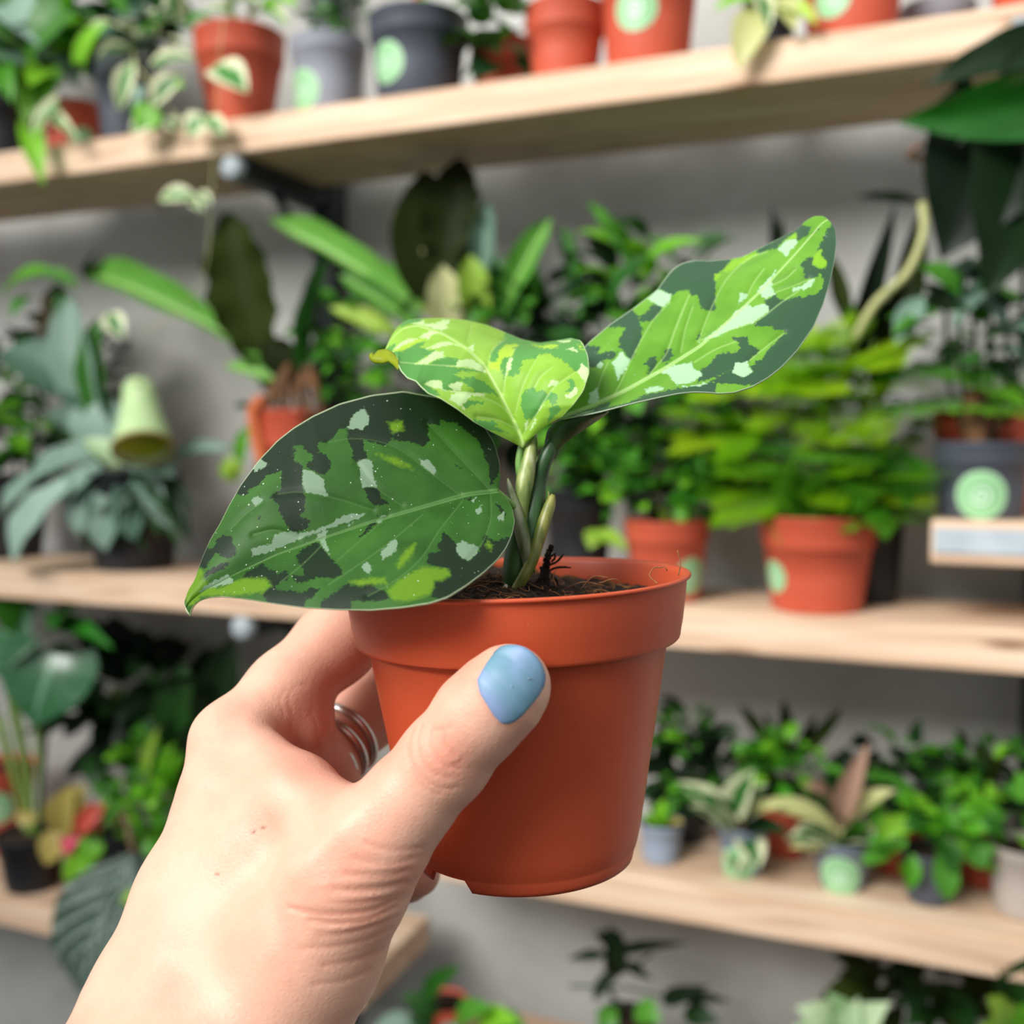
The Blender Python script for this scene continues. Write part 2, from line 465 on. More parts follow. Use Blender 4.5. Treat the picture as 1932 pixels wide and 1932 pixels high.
def make_pot(root, base, w_top, h, w_bot, mat, rim=0.22, stick=None, soil=True):
    r1, r0 = w_top / 2, w_bot / 2
    zb = h * (1 - rim)
    rs = r0 + (r1 * 0.92 - r0) * zb / (h * (1 - rim) + 1e-9)
    t = 0.0016
    prof = [(0.0, 0.002), (r0 * 0.9, 0.002), (r0 * 0.97, 0.0), (r0, 0.002), (r0 + (rs - r0) * 0.5, zb * 0.5), (rs, zb - 0.001),
            (r1 * 0.955, zb), (r1 * 0.965, zb + 0.002), (r1 * 0.985, h - 0.003), (r1, h - 0.002), (r1, h - 0.0006), (r1 - t * 0.5, h), (r1 * 0.96 - t, h - 0.003),
            (rs - t, zb - 0.002), (rs - t - 0.001, zb - 0.012)]
    V, Fc = lathe_data(prof, 36)
    pot = mk('pot', V + base, Fc, mat, root)
    if soil:
        zs = h * 0.9; rr = r1 * 0.95 - t
        ringr = [0, 0.35, 0.7, 1.0]
        V, Fc = lathe_data([(rr * q + 1e-4, zs + 0.004 * (1 - q * q)) for q in ringr], 20)
        V[:, 2] += rng.normal(0, 0.0015, len(V))
        mk('soil', V + base, Fc, SOIL, root)
    if stick:
        for (cx_off, zc, rad) in [stick]:
            d = CAM[:2] - base[:2]
            az = math.atan2(d[1], d[0]) + cx_off
            sticker(pot, base, rs if zc < zb else r1, r0, zb if zc < zb else h, az, zc, rad)
    return pot

def potted(name, label, cat, cx, y_top, y_base, w_top, w_bot, Zs, Y, mat, rim=0.22, stick=None, group=None, soil=True):
    """potted plant standing on the board at height Zs; sizes in photograph pixels. stick = (pixel x offset, pixel y, radius px)"""
    base = at_height(cx, Zs + 0.0004, Y)
    s = depth(base) / F
    root = empty(name, base, label, cat, group)
    st = None
    if stick:
        st = (stick[0] * s / (w_top * s * 0.45), (y_base - stick[1]) * s, stick[2] * s)
    make_pot(root, base, w_top * s, (y_base - y_top) * s, w_bot * s, mat, rim, st, soil)
    root['px'] = s
    return root

PROF = {'ovate': [0.05, .6, .9, 1, .95, .78, .48, 0], 'lance': [0.12, .55, .85, 1, .92, .72, .42, 0],
        'strap': [.4, .6, .8, .93, 1, .95, .72, 0.05], 'heart': [.75, 1, .98, .9, .74, .52, .26, 0],
        'round': [.35, .8, .97, 1, .97, .85, .6, 0.1], 'blade': [.7, .9, 1, 1, .92, .75, .45, 0], 'wavy': [.18, .4, .72, .95, 1, .9, .66, .1]}
LEAFM = {}
def leaf_mesh(kind, bend, mat, big=False):
    key = (kind, bend, mat.name, big)
    if key in LEAFM: return LEAFM[key]
    NV, NU = (20, 8) if big else (9, 4)
    V, uv = [], []
    for i in range(NV + 1):
        v = i / NV
        w = np.interp(v, np.linspace(0, 1, 8), PROF[kind])
        if kind == 'wavy': w *= 1 + 0.08 * math.sin(v * 37)
        for j in range(NU + 1):
            u = 2 * j / NU - 1
            x = 0.5 * w * u
            y = v
            if kind == 'heart': y = v - 0.24 * u * u * (1 - v) ** 3
            z = bend * (4 * v * (1 - v)) + 0.10 * abs(u) ** 1.5 * w
            if kind == 'wavy': z += 0.035 * math.sin(v * 26 + (0 if u > 0 else 1.3)) * u * u
            elif big: z += 0.012 * math.sin(v * 17 + u * 2) * u * u
            V.append((x, y, z)); uv.append(((u + 1) / 2, v))
    Fc = [[i * (NU + 1) + j, i * (NU + 1) + j + 1, (i + 1) * (NU + 1) + j + 1, (i + 1) * (NU + 1) + j] for i in range(NV) for j in range(NU)]
    me = bpy.data.meshes.new(kind + '_leaf')
    me.from_pydata(V, [], Fc); me.materials.append(mat)
    me.polygons.foreach_set('use_smooth', [True] * len(me.polygons))
    l = me.uv_layers.new(name='UVMap')
    idx = np.zeros(len(me.loops), int); me.loops.foreach_get('vertex_index', idx)
    l.data.foreach_set('uv', np.asarray(uv)[idx].ravel())
    LEAFM[key] = me
    return me

def add_leaf(root, mesh, base, tip, width, nrm, name='leaf'):
    base = np.asarray(base, float); tip = np.asarray(tip, float)
    y = tip - base; L = np.linalg.norm(y); y = y / L
    n = np.asarray(nrm, float); n = n - y * (n @ y)
    if np.linalg.norm(n) < 1e-4: n = np.cross(y, RGT)
    n /= np.linalg.norm(n)
    x = np.cross(y, n)
    ro = origin_of(root)
    o = bpy.data.objects.new(name, mesh)
    COL.objects.link(o); o.parent = root
    b = base - ro
    o.matrix_local = Matrix(((x[0] * width, y[0] * L, n[0] * L, b[0]), (x[1] * width, y[1] * L, n[1] * L, b[1]),
                             (x[2] * width, y[2] * L, n[2] * L, b[2]), (0, 0, 0, 1)))
    return o

TOCAM = -FWD
def nvec(a=0.6, b=0.8, c=0.0):
    return a * TOCAM + b * np.array([0, 0, 1.0]) + c * RGT

def leafpx(root, kind, mat, b, t, w, Yb, Yt=None, bend=0.1, n=(0.6, 0.8, 0.0), big=False):
    """leaf from photograph pixel b to pixel t, standing at wall distance Yb..Yt; w = width in pixels"""
    Yt = Yb if Yt is None else Yt
    B, T = WY(b[0], b[1], Yb), WY(t[0], t[1], Yt)
    s = depth((B + T) / 2) / F
    return add_leaf(root, leaf_mesh(kind, bend, mat, big), B, T, w * s, nvec(*n))

def stempx(root, pts, r, mat, name='stem'):
    """stem through (px, py, Y) points, r in px"""
    W = [WY(*p) for p in pts]
    return tube(name, W, r * depth(W[0]) / F, mat, root, sides=6)

def bush(root, mats, kind, c, spread, nleaf, size, Y, dY, w=0.55, bend=(0.05, 0.15), up=0.5, stems=0, base=None, smat=None, rnd=None):
    """leaves filling an ellipsoid round pixel c; each points away from the plant's foot"""
    R = rnd or random
    for i in range(nleaf):
        while True:
            q = [R.uniform(-1, 1) for _ in range(3)]
            if q[0] ** 2 + q[1] ** 2 + q[2] ** 2 < 1: break
        p = WY(c[0] + q[0] * spread[0], c[1] + q[1] * spread[1], Y + q[2] * dY)
        s = depth(p) / F
        a = R.uniform(0, 6.283)
        d = np.array([q[0] * 0.9 + 0.5 * math.cos(a), -0.35 + q[2] * 0.6 + 0.5 * math.sin(a), up * (-q[1]) + R.uniform(-0.35, 0.3)])
        d /= np.linalg.norm(d)
        L = size * s * R.uniform(0.7, 1.25)
        t = p + d * L
        if t[2] > 0 and t[1] > YW - 0.01: t[1] = YW - 0.012
        if p[1] > YW - 0.015: p[1] = YW - 0.02
        nn = nvec(R.uniform(0.2, 0.8), R.uniform(0.5, 1.0), R.uniform(-0.5, 0.5))
        add_leaf(root, leaf_mesh(kind, R.choice(bend), R.choice(mats)), p, t, L * w * R.uniform(0.8, 1.15), nn)
        if stems and i % stems == 0 and base is not None:
            bz = np.asarray(base); mid = (bz + p) / 2 + np.array([0, 0, 0.012])
            tube('stem', [bz, mid, p], 2.2 * s, smat or STEMD, root, sides=5)

def lm(*a, **k): return leaf_mat(*a, **k)
L_BRIGHT = lm('leaf_bright_green', '#3f921a', '#8fd636', trans=0.4)
L_MID = lm('leaf_mid_green', '#245c18', '#5aa032', trans=0.3)
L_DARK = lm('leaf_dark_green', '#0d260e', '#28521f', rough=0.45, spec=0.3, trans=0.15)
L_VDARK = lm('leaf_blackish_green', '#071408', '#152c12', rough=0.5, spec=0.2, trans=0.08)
L_GREYG = lm('leaf_grey_green', '#486a55', '#8aa694', rough=0.5, trans=0.15)
L_STAG = lm('leaf_staghorn_grey_green', '#486854', '#8fab9b', rough=0.5, trans=0.12)
L_LIME = lm('leaf_yellow_green', '#7cab2a', '#b2d257', trans=0.35)
L_NEST = lm('leaf_nest_fern', '#559a34', '#8ccb5c', vein='#b4d67a', trans=0.3)
L_OLIVE = lm('leaf_dark_olive', '#141d03', '#2a370a', rough=0.65, spec=0.15, trans=0.12)  # dark olive is the blade's own tone
L_CREAM = lm('leaf_cream', '#b8bd7a', '#d9d8a0', trans=0.3)
L_VAR = lm('leaf_cream_margined', '#2e6b2b', '#4f9040', rim='#dfe3bb', rimw=0.5, trans=0.25)
L_VAR2 = lm('leaf_hoya_margined', '#1f4a1e', '#37702e', rim='#cfd3ac', rimw=0.50, rough=0.4, trans=0.15)
L_PINK = lm('leaf_pinkish_tan', '#a98472', '#c9a790', trans=0.3)
L_YELB = lm('leaf_yellow_brown', '#8d8434', '#b9a95c', trans=0.3)
L_ALO = lm('leaf_glossy_dark_veined', '#1c4629', '#326b3e', vein='#6f9a78', rough=0.22, trans=0.15, spec=0.6)
L_SILV = lm('leaf_quilted_silver', '#2b3d32', '#4c6455', vein='#c4d0c8', rough=0.4, trans=0.08, quilt=True)
L_PALE = lm('leaf_pale_green', '#9fc58e', '#c6deb2', trans=0.3)
L_PHIL = lm('leaf_glossy_green', '#1a5a14', '#38872a', rough=0.25, trans=0.3, spec=0.5)
L_FERN = lm('leaf_fern_lime', '#74b010', '#b9de26', trans=0.5)
L_FERN2 = lm('leaf_fern_green', '#35801a', '#74b62c', trans=0.4)
PINKM = plain('pink_bract', '#c23a55', '#d85a70', 40, 0.5)
REDM = plain('red_bract', '#a63a2c', '#bb4a38', 40, 0.5)
BG_DONE = None

# ------------------------------------------------------------------ background plants (each one a thing: pot > sticker, soil, stem, leaf ...)
ZU, ZM, ZL, ZB, ZR, ZS = Z_UP + TH, Z_MID + TH, Z_LOW + TH, Z_BOT + TH, Z_BOTR + TH, Z_STEP + TH
def R_(seed): return random.Random(seed)
def top_of(root, h_px): return np.array(root.location) + np.array([0, 0, h_px * root['px']])

# ======== top shelf
Y1 = YF + 0.055; Y2 = YF + 0.135
r = potted('trailing_pothos', 'leafy trailing pothos with big mottled leaves at the top left corner, black pot', 'plant', 12, 150, 272, 130, 95, ZU, Y1, BLACKP)
bush(r, [L_MID, L_GREYG, L_BRIGHT], 'heart', (60, 70), (110, 90), 40, 95, Y1, .06, .75, rnd=R_(1), up=.3)
for b, t, w, m in [((62, 250), (82, 352), 46, L_BRIGHT), ((0, 130), (24, 196), 50, L_BRIGHT), ((110, 200), (60, 262), 36, L_VAR), ((95, 225), (150, 268), 34, L_VAR), ((120, 20), (60, 110), 90, L_MID), ((10, 10), (90, 100), 95, L_GREYG), ((160, 120), (205, 40), 60, L_BRIGHT)]:
    leafpx(r, 'heart', m, b, t, w, YF - .02, YF - .03, .12, (.9, .5, .1))
stempx(r, [(40, 150, YF + .02), (44, 200, YF - .012), (58, 250, YF - .018)], 3, STEMG)

bush(r, [L_DARK, L_VDARK, L_MID], 'heart', (150, 60), (200, 110), 60, 80, Y2, .03, .8, rnd=R_(141), up=.3)
r = potted('potted_pothos', 'small terracotta pot with round stickers half hidden by trailing leaves', 'plant', 140, 140, 248, 110, 88, ZU, Y1 + .035, TERRA2, stick=(20, 215, 26))
bush(r, [L_GREYG, L_MID, L_DARK], 'heart', (150, 85), (80, 60), 22, 70, Y1 + .03, .05, .8, rnd=R_(2), up=.4)
r = potted('trailing_hoya', 'slate pot with a cream-edged hoya trailing over the shelf edge', 'plant', 238, 92, 246, 112, 84, ZU, Y1 - .003, SLATE)
bush(r, [L_VAR, L_GREYG, L_MID], 'ovate', (255, 50), (75, 55), 26, 75, Y1, .06, .6, rnd=R_(3), up=.4)
yv = YF - .022
for b, t, w, m in [((252, 115), (226, 210), 42, L_VAR), ((300, 200), (262, 250), 64, L_BRIGHT), ((345, 140), (285, 205), 50, L_VAR), ((320, 180), (350, 160), 30, L_BRIGHT), ((370, 112), (280, 128), 36, L_VAR), ((400, 128), (468, 176), 72, L_VAR),
                   ((300, 225), (246, 252), 50, L_VAR), ((392, 220), (352, 256), 54, L_VAR), ((385, 225), (424, 258), 44, L_VAR), ((335, 245), (312, 225), 34, L_VAR), ((372, 372), (300, 378), 40, L_VAR), ((372, 366), (400, 388), 26, L_VAR), ((360, 380), (384, 402), 22, L_VAR), ((250, 205), (275, 165), 40, L_GREYG),
                   ((205, 590), (232, 640), 44, L_VAR)]:
    leafpx(r, 'ovate', m, b, t, w, yv, yv - .008, .12, (1.0, .35, .15))
stempx(r, [(430, 8, yv + .03), (418, 60, yv), (412, 150, yv), (404, 290, yv), (396, 420, yv), (384, 520, yv), (345, 585, yv), (262, 628, yv)], 1.0, STEMY, 'vine')
stempx(r, [(250, 92, yv + .05), (262, 130, yv + .004), (300, 175, yv), (340, 225, yv), (392, 238, yv)], 2, STEMY, 'vine')
stempx(r, [(285, 235, yv), (280, 280, yv), (283, 310, yv)], 1.5, STEMY, 'vine')

r = potted('potted_pothos', 'glossy terracotta pot with an oval cream-edged leaf hanging over its front', 'plant', 455, 50, 228, 170, 110, ZU, Y1, TERRA2, rim=.28)
for b, t, w, m in [((455, 45), (380, 20), 44, L_VAR), ((470, 40), (545, 52), 48, L_VAR), ((430, 30), (490, 8), 46, L_VAR), ((500, 30), (560, 14), 40, L_BRIGHT), ((440, 15), (400, -30), 50, L_GREYG), ((480, 15), (500, -40), 50, L_MID), ((410, 40), (350, 48), 36, L_BRIGHT)]:
    leafpx(r, 'ovate', m, b, t, w, Y1, Y1 - .03, .15, (.7, .8, .1))
r = potted('potted_pothos', 'light grey pot with fine dark foliage and a green sticker at its left edge', 'plant', 621, 58, 198, 148, 118, ZU, Y1, GREYP, rim=.18, stick=(-58, 158, 38))
bush(r, [L_MID, L_DARK], 'ovate', (625, 15), (70, 50), 60, 34, Y1, .04, .6, rnd=R_(4), up=.6)
r = potted('potted_croton', 'dark slate pot with a pale green round sticker facing left', 'plant', 790, 16, 176, 190, 152, ZU, Y1, SLATE, rim=.26, stick=(-66, 114, 37))
stempx(r, [(790, 22, Y1), (790, -10, Y1)], 10, REDM, 'red_stem')
bush(r, [L_MID, L_BRIGHT], 'ovate', (850, -30), (60, 40), 14, 60, Y1, .04, .6, rnd=R_(5), up=.6)
r = potted('potted_peperomia', 'dark terracotta pot buried in round glossy leaves between slate and red pots', 'plant', 945, 30, 155, 120, 90, ZU, Y2 - .03, TERRA2)
bush(r, [L_MID, L_DARK, L_MID], 'round', (940, 60), (52, 75), 34, 66, Y1 - .01, .04, .85, rnd=R_(6), up=.3)
r = potted('potted_rubber_plant', 'terracotta pot with a deep rim standing left of a bigger stickered one', 'plant', 1066, -6, 134, 155, 118, ZU, Y1 - .004, TERRA2, rim=.34)
bush(r, [L_DARK], 'ovate', (1060, -50), (60, 30), 10, 80, Y1, .04, .6, rnd=R_(7), up=.6)
r = potted('potted_rubber_plant', 'large terracotta pot with a pale green sticker near the top centre', 'plant', 1222, -80, 122, 196, 150, ZU, Y1 + .005, TERRA2, rim=.2, stick=(-24, 24, 41))
bush(r, [L_DARK], 'ovate', (1220, -130), (70, 30), 10, 80, Y1, .04, .6, rnd=R_(8), up=.6)
r = potted('variegated_hoya', 'small hoya with cream and green leaves lolling over the shelf edge', 'plant', 1450, -90, 60, 100, 80, ZU, Y2, BLACKP)
for b, t, w, m in [((1440, 10), (1392, 134), 72, L_CREAM), ((1450, 20), (1542, 48), 46, L_LIME), ((1440, 5), (1345, 22), 34, L_BRIGHT), ((1455, 0), (1500, 60), 52, L_CREAM), ((1430, -10), (1450, 60), 40, L_VAR), ((1450, -20), (1490, -50), 50, L_VAR)]:
    leafpx(r, 'ovate', m, b, t, w, YF + .01, YF - .02, .12, (.9, .6, -.1))
stempx(r, [(1450, -30, Y2 - .03), (1447, -5, YF + .02), (1443, 15, YF)], 4, STEMY)
r = potted('potted_rubber_plant', 'terracotta pot cut by the top edge right of the hoya', 'plant', 1606, -90, 56, 196, 158, ZU, Y1, TERRA2, rim=.2, stick=(-38, -10, 36))
r = potted('potted_rubber_plant', 'light grey pot standing behind terracotta pots at the top right', 'plant', 1765, -70, 30, 140, 116, ZU, Y2, GREYP)
r = potted('potted_rubber_plant', 'terracotta pot at the top right corner of the photo', 'plant', 1948, -120, 22, 170, 130, ZU, Y1, TERRA2, rim=.2)

# ======== middle shelf, left of the held plant
r = potted('staghorn_fern', 'staghorn fern with long drooping grey-green fronds in a black pot', 'fern', 255, 895, 1078, 180, 140, ZM, YF + .085, BLACKP)
y0 = YF + .05; base = (225, 880)
for pts in [((205, 860), (175, 745), 104, y0, y0), ((175, 770), (10, 660), 96, y0, y0 - .01), ((180, 860), (50, 915), 80, y0 - .01, y0 - .03), ((95, 895), (0, 985), 74, y0 - .03, y0 - .04), ((190, 880), (112, 950), 78, y0 - .02, y0 - .05), ((130, 915), (25, 1066), 112, y0 - .05, y0 - .07),
            ((240, 870), (330, 900), 70, y0 - .01, y0 - .03), ((300, 880), (440, 850), 40, y0 - .01, y0 + .02), ((215, 890), (200, 1040), 70, y0 - .01, y0 - .04), ((240, 890), (255, 1020), 62, y0 - .01, y0 - .03), ((260, 890), (330, 1000), 50, y0, y0 - .02), ((170, 895), (150, 1010), 50, y0 - .02, y0 - .05), ((205, 850), (60, 900), 50, y0 + .02, y0), ((190, 840), (90, 780), 50, y0 + .02, y0 + .03)]:
    leafpx(r, 'strap', L_STAG, pts[0], pts[1], pts[2], pts[3], pts[4], .08, (.7, .8, -.2), big=True)
for pts in [((130, 560), (195, 840), 92, L_GREYG), ((185, 600), (205, 850), 64, L_MID)]:
    leafpx(r, 'strap', pts[3], pts[1], pts[0], pts[2], y0 + .01, y0 + .01, .05, (.9, .3, -.3), big=True)
leafpx(r, 'round', L_PALE, (225, 880), (160, 830), 46, y0 - .02, y0 - .03, .1)
for q in range(14):
    rr_ = R_(100 + q); leafpx(r, 'lance', L_DARK, (255 + rr_.uniform(-60, 60), 900), (250 + rr_.uniform(-150, 150), 960 + rr_.uniform(0, 90)), 34, y0, y0 - .02, .1)
# pale bell-shaped pitcher
r2 = empty('pitcher_plant', WY(268, 860, YF - .005), 'pale green bell-shaped pitcher with a yellow mouth beside the staghorn fern', 'plant')
s = depth(WY(268, 790, YF)) / F
ax0 = WY(262, 720, YF + .022); ax1 = WY(270, 846, YF - .022)
prof_ = [(0.05, 26), (.12, 31), (.3, 33), (.55, 40), (.8, 49), (.93, 53), (1.0, 56), (1.02, 57), (1.0, 53), (.9, 44)]
t_, u_, v_ = frame_of(ax1 - ax0); V = []; K = 28
for z_, r_ in prof_:
    for kx in range(K):
        a = 2 * math.pi * kx / K
        V.append(ax0 + (ax1 - ax0) * z_ + r_ * s * (math.cos(a) * u_ + math.sin(a) * v_))
Fc = [[i * K + kx, i * K + (kx + 1) % K, (i + 1) * K + (kx + 1) % K, (i + 1) * K + kx] for i in range(len(prof_) - 1) for kx in range(K)] + [list(range(K))]
mk('pitcher', V, Fc, plain('pitcher_green', '#9cba80', '#b9cf9c', 60, .5), r2)
V = [ax1 + (57 if i % 2 else 50) * s * (math.cos(a) * u_ + math.sin(a) * v_) + (ax1 - ax0) * (.03 if i % 2 else -.03) for a in np.linspace(0, 6.2832, 28, endpoint=False) for i in (0, 1)]
mk('mouth_rim', [ax1 + (54 + 4 * math.cos(b)) * s * (math.cos(a) * u_ + math.sin(a) * v_) + t_ * 4 * s * math.sin(b) for a in np.linspace(0, 6.2832, 28, endpoint=False) for b in np.linspace(0, 6.2832, 6, endpoint=False)],
   [[i * 6 + j, i * 6 + (j + 1) % 6, ((i + 1) % 28) * 6 + (j + 1) % 6, ((i + 1) % 28) * 6 + j] for i in range(28) for j in range(6)], plain('pitcher_rim', '#8f7a3c', '#a08a4a', 60, .4), r2)
mk('pitcher_inside', [ax1 + (ax1 - ax0) * (-.06 - .25 * (1 - q)) + 46 * s * q * (math.cos(a) * u_ + math.sin(a) * v_) for q in (.02, .5, 1) for a in np.linspace(0, 6.2832, 24, endpoint=False)],
   [[i * 24 + j, i * 24 + (j + 1) % 24, (i + 1) * 24 + (j + 1) % 24, (i + 1) * 24 + j] for i in range(2) for j in range(24)], plain('pitcher_inside', '#93a016', '#b4bd2a', 60, .4), r2)
stempx(r2, [(262, 722, YF - .002), (225, 800, YF + .02), (215, 930, YF + .05)], 5, STEMG, 'tendril')

r = potted('leafy_shrub', 'bright green leafy shrub at the left edge of the middle shelf', 'plant', 20, 930, 1085, 150, 110, ZM, Y2, BLACKP)
bush(r, [L_DARK, L_VDARK], 'ovate', (110, 760), (150, 160), 70, 74, Y2 + .02, .03, .7, rnd=R_(142), up=.3)
bush(r, [L_BRIGHT, L_MID, L_DARK], 'ovate', (20, 780), (100, 130), 52, 62, Y2 - .02, .05, .6, rnd=R_(11), up=.4)
for b, t, w, m in [((120, 520), (0, 560), 56, L_BRIGHT), ((150, 545), (60, 520), 40, L_MID), ((170, 535), (190, 470), 40, L_VDARK), ((60, 560), (20, 600), 40, L_BRIGHT), ((140, 560), (100, 590), 38, L_MID)]:
    leafpx(r, 'lance', m, b, t, w, Y2 - .04, Y2 - .06, .12)
stempx(r, [(60, 900, Y2), (75, 700, Y2), (110, 540, Y2 - .03)], 5, STEMD)
stempx(r, [(30, 900, Y2), (45, 640, Y2)], 4, STEMD)
for i_ in range(3): stempx(r, [(70 + 14 * i_, 640, Y2 - .03), (90 + 20 * i_, 560, Y2 - .04)], 4, STEMB)

r = potted('nest_fern', "bird's-nest fern with one dark upright frond in a cork-filled terracotta pot", 'fern', 560, 790, 1095, 160, 120, ZM, YF + .12, TERRA2)
yn = YF + .115
for b, t, w, m, kd in [((515, 735), (432, 402), 128, L_OLIVE, 'wavy'), ((545, 690), (428, 640), 46, L_NEST, 'strap'), ((450, 645), (155, 510), 70, L_NEST, 'strap'), ((580, 690), (640, 450), 34, L_DARK, 'strap'), ((560, 720), (500, 640), 70, L_OLIVE, 'strap'), ((560, 730), (420, 690), 40, L_NEST, 'lance'), ((570, 720), (600, 520), 30, L_MID, 'strap')]:
    leafpx(r, kd, m, b, t, w, yn, yn - .02, .06, (.8, .5, -.2), big=True)
bush(r, [L_MID, L_DARK, L_BRIGHT], 'ovate', (650, 700), (80, 80), 40, 46, Y2, .04, .6, rnd=R_(12), up=.4)
bush(r, [L_DARK, L_VDARK], 'strap', (540, 800), (60, 60), 20, 60, yn, .03, .3, rnd=R_(13), up=.2)
V, Fc = join([tube_data([WY(500 + i_ * 22, 790, YF + .08), WY(520 + i_ * 13, 720 - (i_ % 3) * 14, YF + .10), WY(545 + i_ * 8, 690, YF + .12)], [4e-3, 6e-3, 2e-3], 6, 10) for i_ in range(6)])
mk('fibrous_root', V, Fc, CORK, r)
leafpx(r, 'lance', L_LIME, (445, 870), (425, 905), 40, YF + .05, YF + .05); leafpx(r, 'lance', L_LIME, (440, 910), (432, 860), 44, YF + .05, YF + .05); leafpx(r, 'lance', L_BRIGHT, (455, 880), (470, 800), 30, YF + .06)
stempx(r, [(498, 880, YF + .06), (484, 820, YF + .06), (480, 770, YF + .06), (496, 752, YF + .06)], 12, plain('terracotta_shard', '#b5592f', '#c96c3c', 40, .7), 'rim_shard')

r = potted('nest_fern', "bird's-nest fern with a broad dark crested frond rising above the held plant", 'fern', 850, 800, 1110, 200, 150, ZM, YF + .12, BLACKP)
yn = YF + .11
for b, t, w, m, kd, dt in [((840, 560), (800, 320), 172, L_OLIVE, 'blade', 0), ((830, 540), (872, 300), 110, L_OLIVE, 'wavy', .01), ((800, 590), (505, 415), 58, L_NEST, 'strap', -.03), ((810, 600), (742, 400), 46, L_CREAM, 'wavy', -.01), ((845, 640), (835, 500), 66, L_CREAM, 'strap', -.03), ((905, 640), (885, 480), 62, L_LIME, 'strap', -.02), ((900, 600), (920, 375), 46, L_GREYG, 'strap', .01), ((940, 600), (1040, 410), 56, L_NEST, 'strap', -.02), ((960, 620), (935, 480), 46, L_MID, 'strap', -.01),
                           ((985, 610), (1010, 500), 40, L_MID, 'strap', 0), ((790, 620), (640, 520), 50, L_NEST, 'strap', -.03), ((760, 640), (620, 580), 44, L_LIME, 'lance', -.02), ((780, 560), (700, 500), 40, L_MID, 'strap', .0), ((1090, 560), (1058, 425), 30, L_MID, 'strap', 0), ((1195, 520), (1105, 380), 24, L_MID, 'strap', .01)]:
    leafpx(r, kd, m, b, t, w, yn, yn + dt, .05, (.9, .4, 0), big=True)
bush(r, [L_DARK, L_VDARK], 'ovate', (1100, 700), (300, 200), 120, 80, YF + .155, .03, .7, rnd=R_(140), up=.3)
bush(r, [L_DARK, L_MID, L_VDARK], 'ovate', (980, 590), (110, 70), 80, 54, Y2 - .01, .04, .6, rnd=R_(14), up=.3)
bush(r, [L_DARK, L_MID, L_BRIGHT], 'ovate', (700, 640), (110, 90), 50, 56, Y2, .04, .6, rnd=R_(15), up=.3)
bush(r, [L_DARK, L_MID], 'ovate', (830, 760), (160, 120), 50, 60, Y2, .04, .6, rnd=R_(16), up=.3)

# ======== middle shelf, right of the held plant
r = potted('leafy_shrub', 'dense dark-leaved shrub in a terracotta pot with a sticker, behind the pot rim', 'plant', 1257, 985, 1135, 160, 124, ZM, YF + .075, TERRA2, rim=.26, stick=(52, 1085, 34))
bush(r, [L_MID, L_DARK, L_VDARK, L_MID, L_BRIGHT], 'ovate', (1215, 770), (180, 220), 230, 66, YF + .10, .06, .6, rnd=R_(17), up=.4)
bush(r, [L_BRIGHT, L_MID], 'ovate', (1210, 900), (130, 80), 46, 46, YF + .07, .04, .6, rnd=R_(18), up=.2)
bush(r, [L_MID, L_DARK, L_BRIGHT], 'lance', (1240, 520), (130, 75), 40, 84, YF + .12, .04, .42, rnd=R_(19), up=.6)
for b, t, w, m in [((1200, 520), (1330, 455), 54, L_BRIGHT), ((1320, 500), (1395, 450), 26, L_DARK), ((1150, 590), (1230, 480), 60, L_MID), ((1110, 1010), (1185, 1040), 44, L_LIME), ((1130, 1000), (1112, 1035), 40, L_LIME), ((1255, 1005), (1240, 960), 40, L_LIME)]:
    leafpx(r, 'lance', m, b, t, w, YF + .06, YF + .04, .1)
for x_ in (1190, 1230, 1262, 1300): stempx(r, [(x_, 990, YF + .075), (x_ - 12, 860, YF + .09), (x_ - 24, 600, YF + .11)], 4, STEMD)
r = potted('leafy_shrub', 'black pot standing in the shade left of the dark shrub', 'plant', 1092, 925, 1120, 130, 104, ZM, YF + .10, BLACKP)
bush(r, [L_MID, L_DARK, L_BRIGHT], 'ovate', (1090, 850), (70, 90), 44, 52, YF + .10, .05, .6, rnd=R_(20), up=.4)

# feathery fern: fronds of fine needles in flat layers
def frond_mesh(name, mat, nb=15, seed=1):
    R = R_(seed); parts = []
    def blade(a, b, w):
        a = np.array(a); b = np.array(b); d = b - a; n = np.array([-d[1], d[0], 0]); n /= np.linalg.norm(n) + 1e-9
        parts.append(([a - n * w * .4, a + n * w * .4, a + d * .55 + n * w, b, a + d * .55 - n * w], [[0, 1, 2, 3, 4]]))
    parts.append(tube_data([(0, 0, 0), (0, .5, .05), (0, 1, 0)], [.010, .008, .003], 4, 8))
    for i in range(nb):
        y = .10 + .88 * i / nb
        L = .42 * (math.sin(math.pi * min(1, .22 + .8 * (1 - i / nb)))) ** .8 + .04
        for sgn in (-1, 1):
            z0 = .2 * y * (1 - y)
            e = (sgn * L * .85, y + L * .5, z0 + R.uniform(-.02, .03))
            o_ = np.array([0, y, z0]); e = np.array(e); d = e - o_
            blade(o_, e, .006)
            for k2 in range(9):
                p = o_ + d * (k2 + 1) / 10
                for s2 in (-1, 1):
                    ll = .075 * (1 - .5 * k2 / 10)
                    q = p + ll * (d / np.linalg.norm(d) * .75 + s2 * np.array([-d[1], d[0], 0]) / np.linalg.norm(d) * .65) + np.array([0, 0, R.uniform(-.015, .02)])
                    blade(p, q, .011)
    V, Fc = join(parts)
    me = bpy.data.meshes.new(name); me.from_pydata([tuple(v) for v in V], [], Fc); me.materials.append(mat)
    l = me.uv_layers.new(name='UVMap'); idx = np.zeros(len(me.loops), int); me.loops.foreach_get('vertex_index', idx)
    l.data.foreach_set('uv', (np.array(V)[:, :2] * .5 + .5)[idx].ravel())
    return me
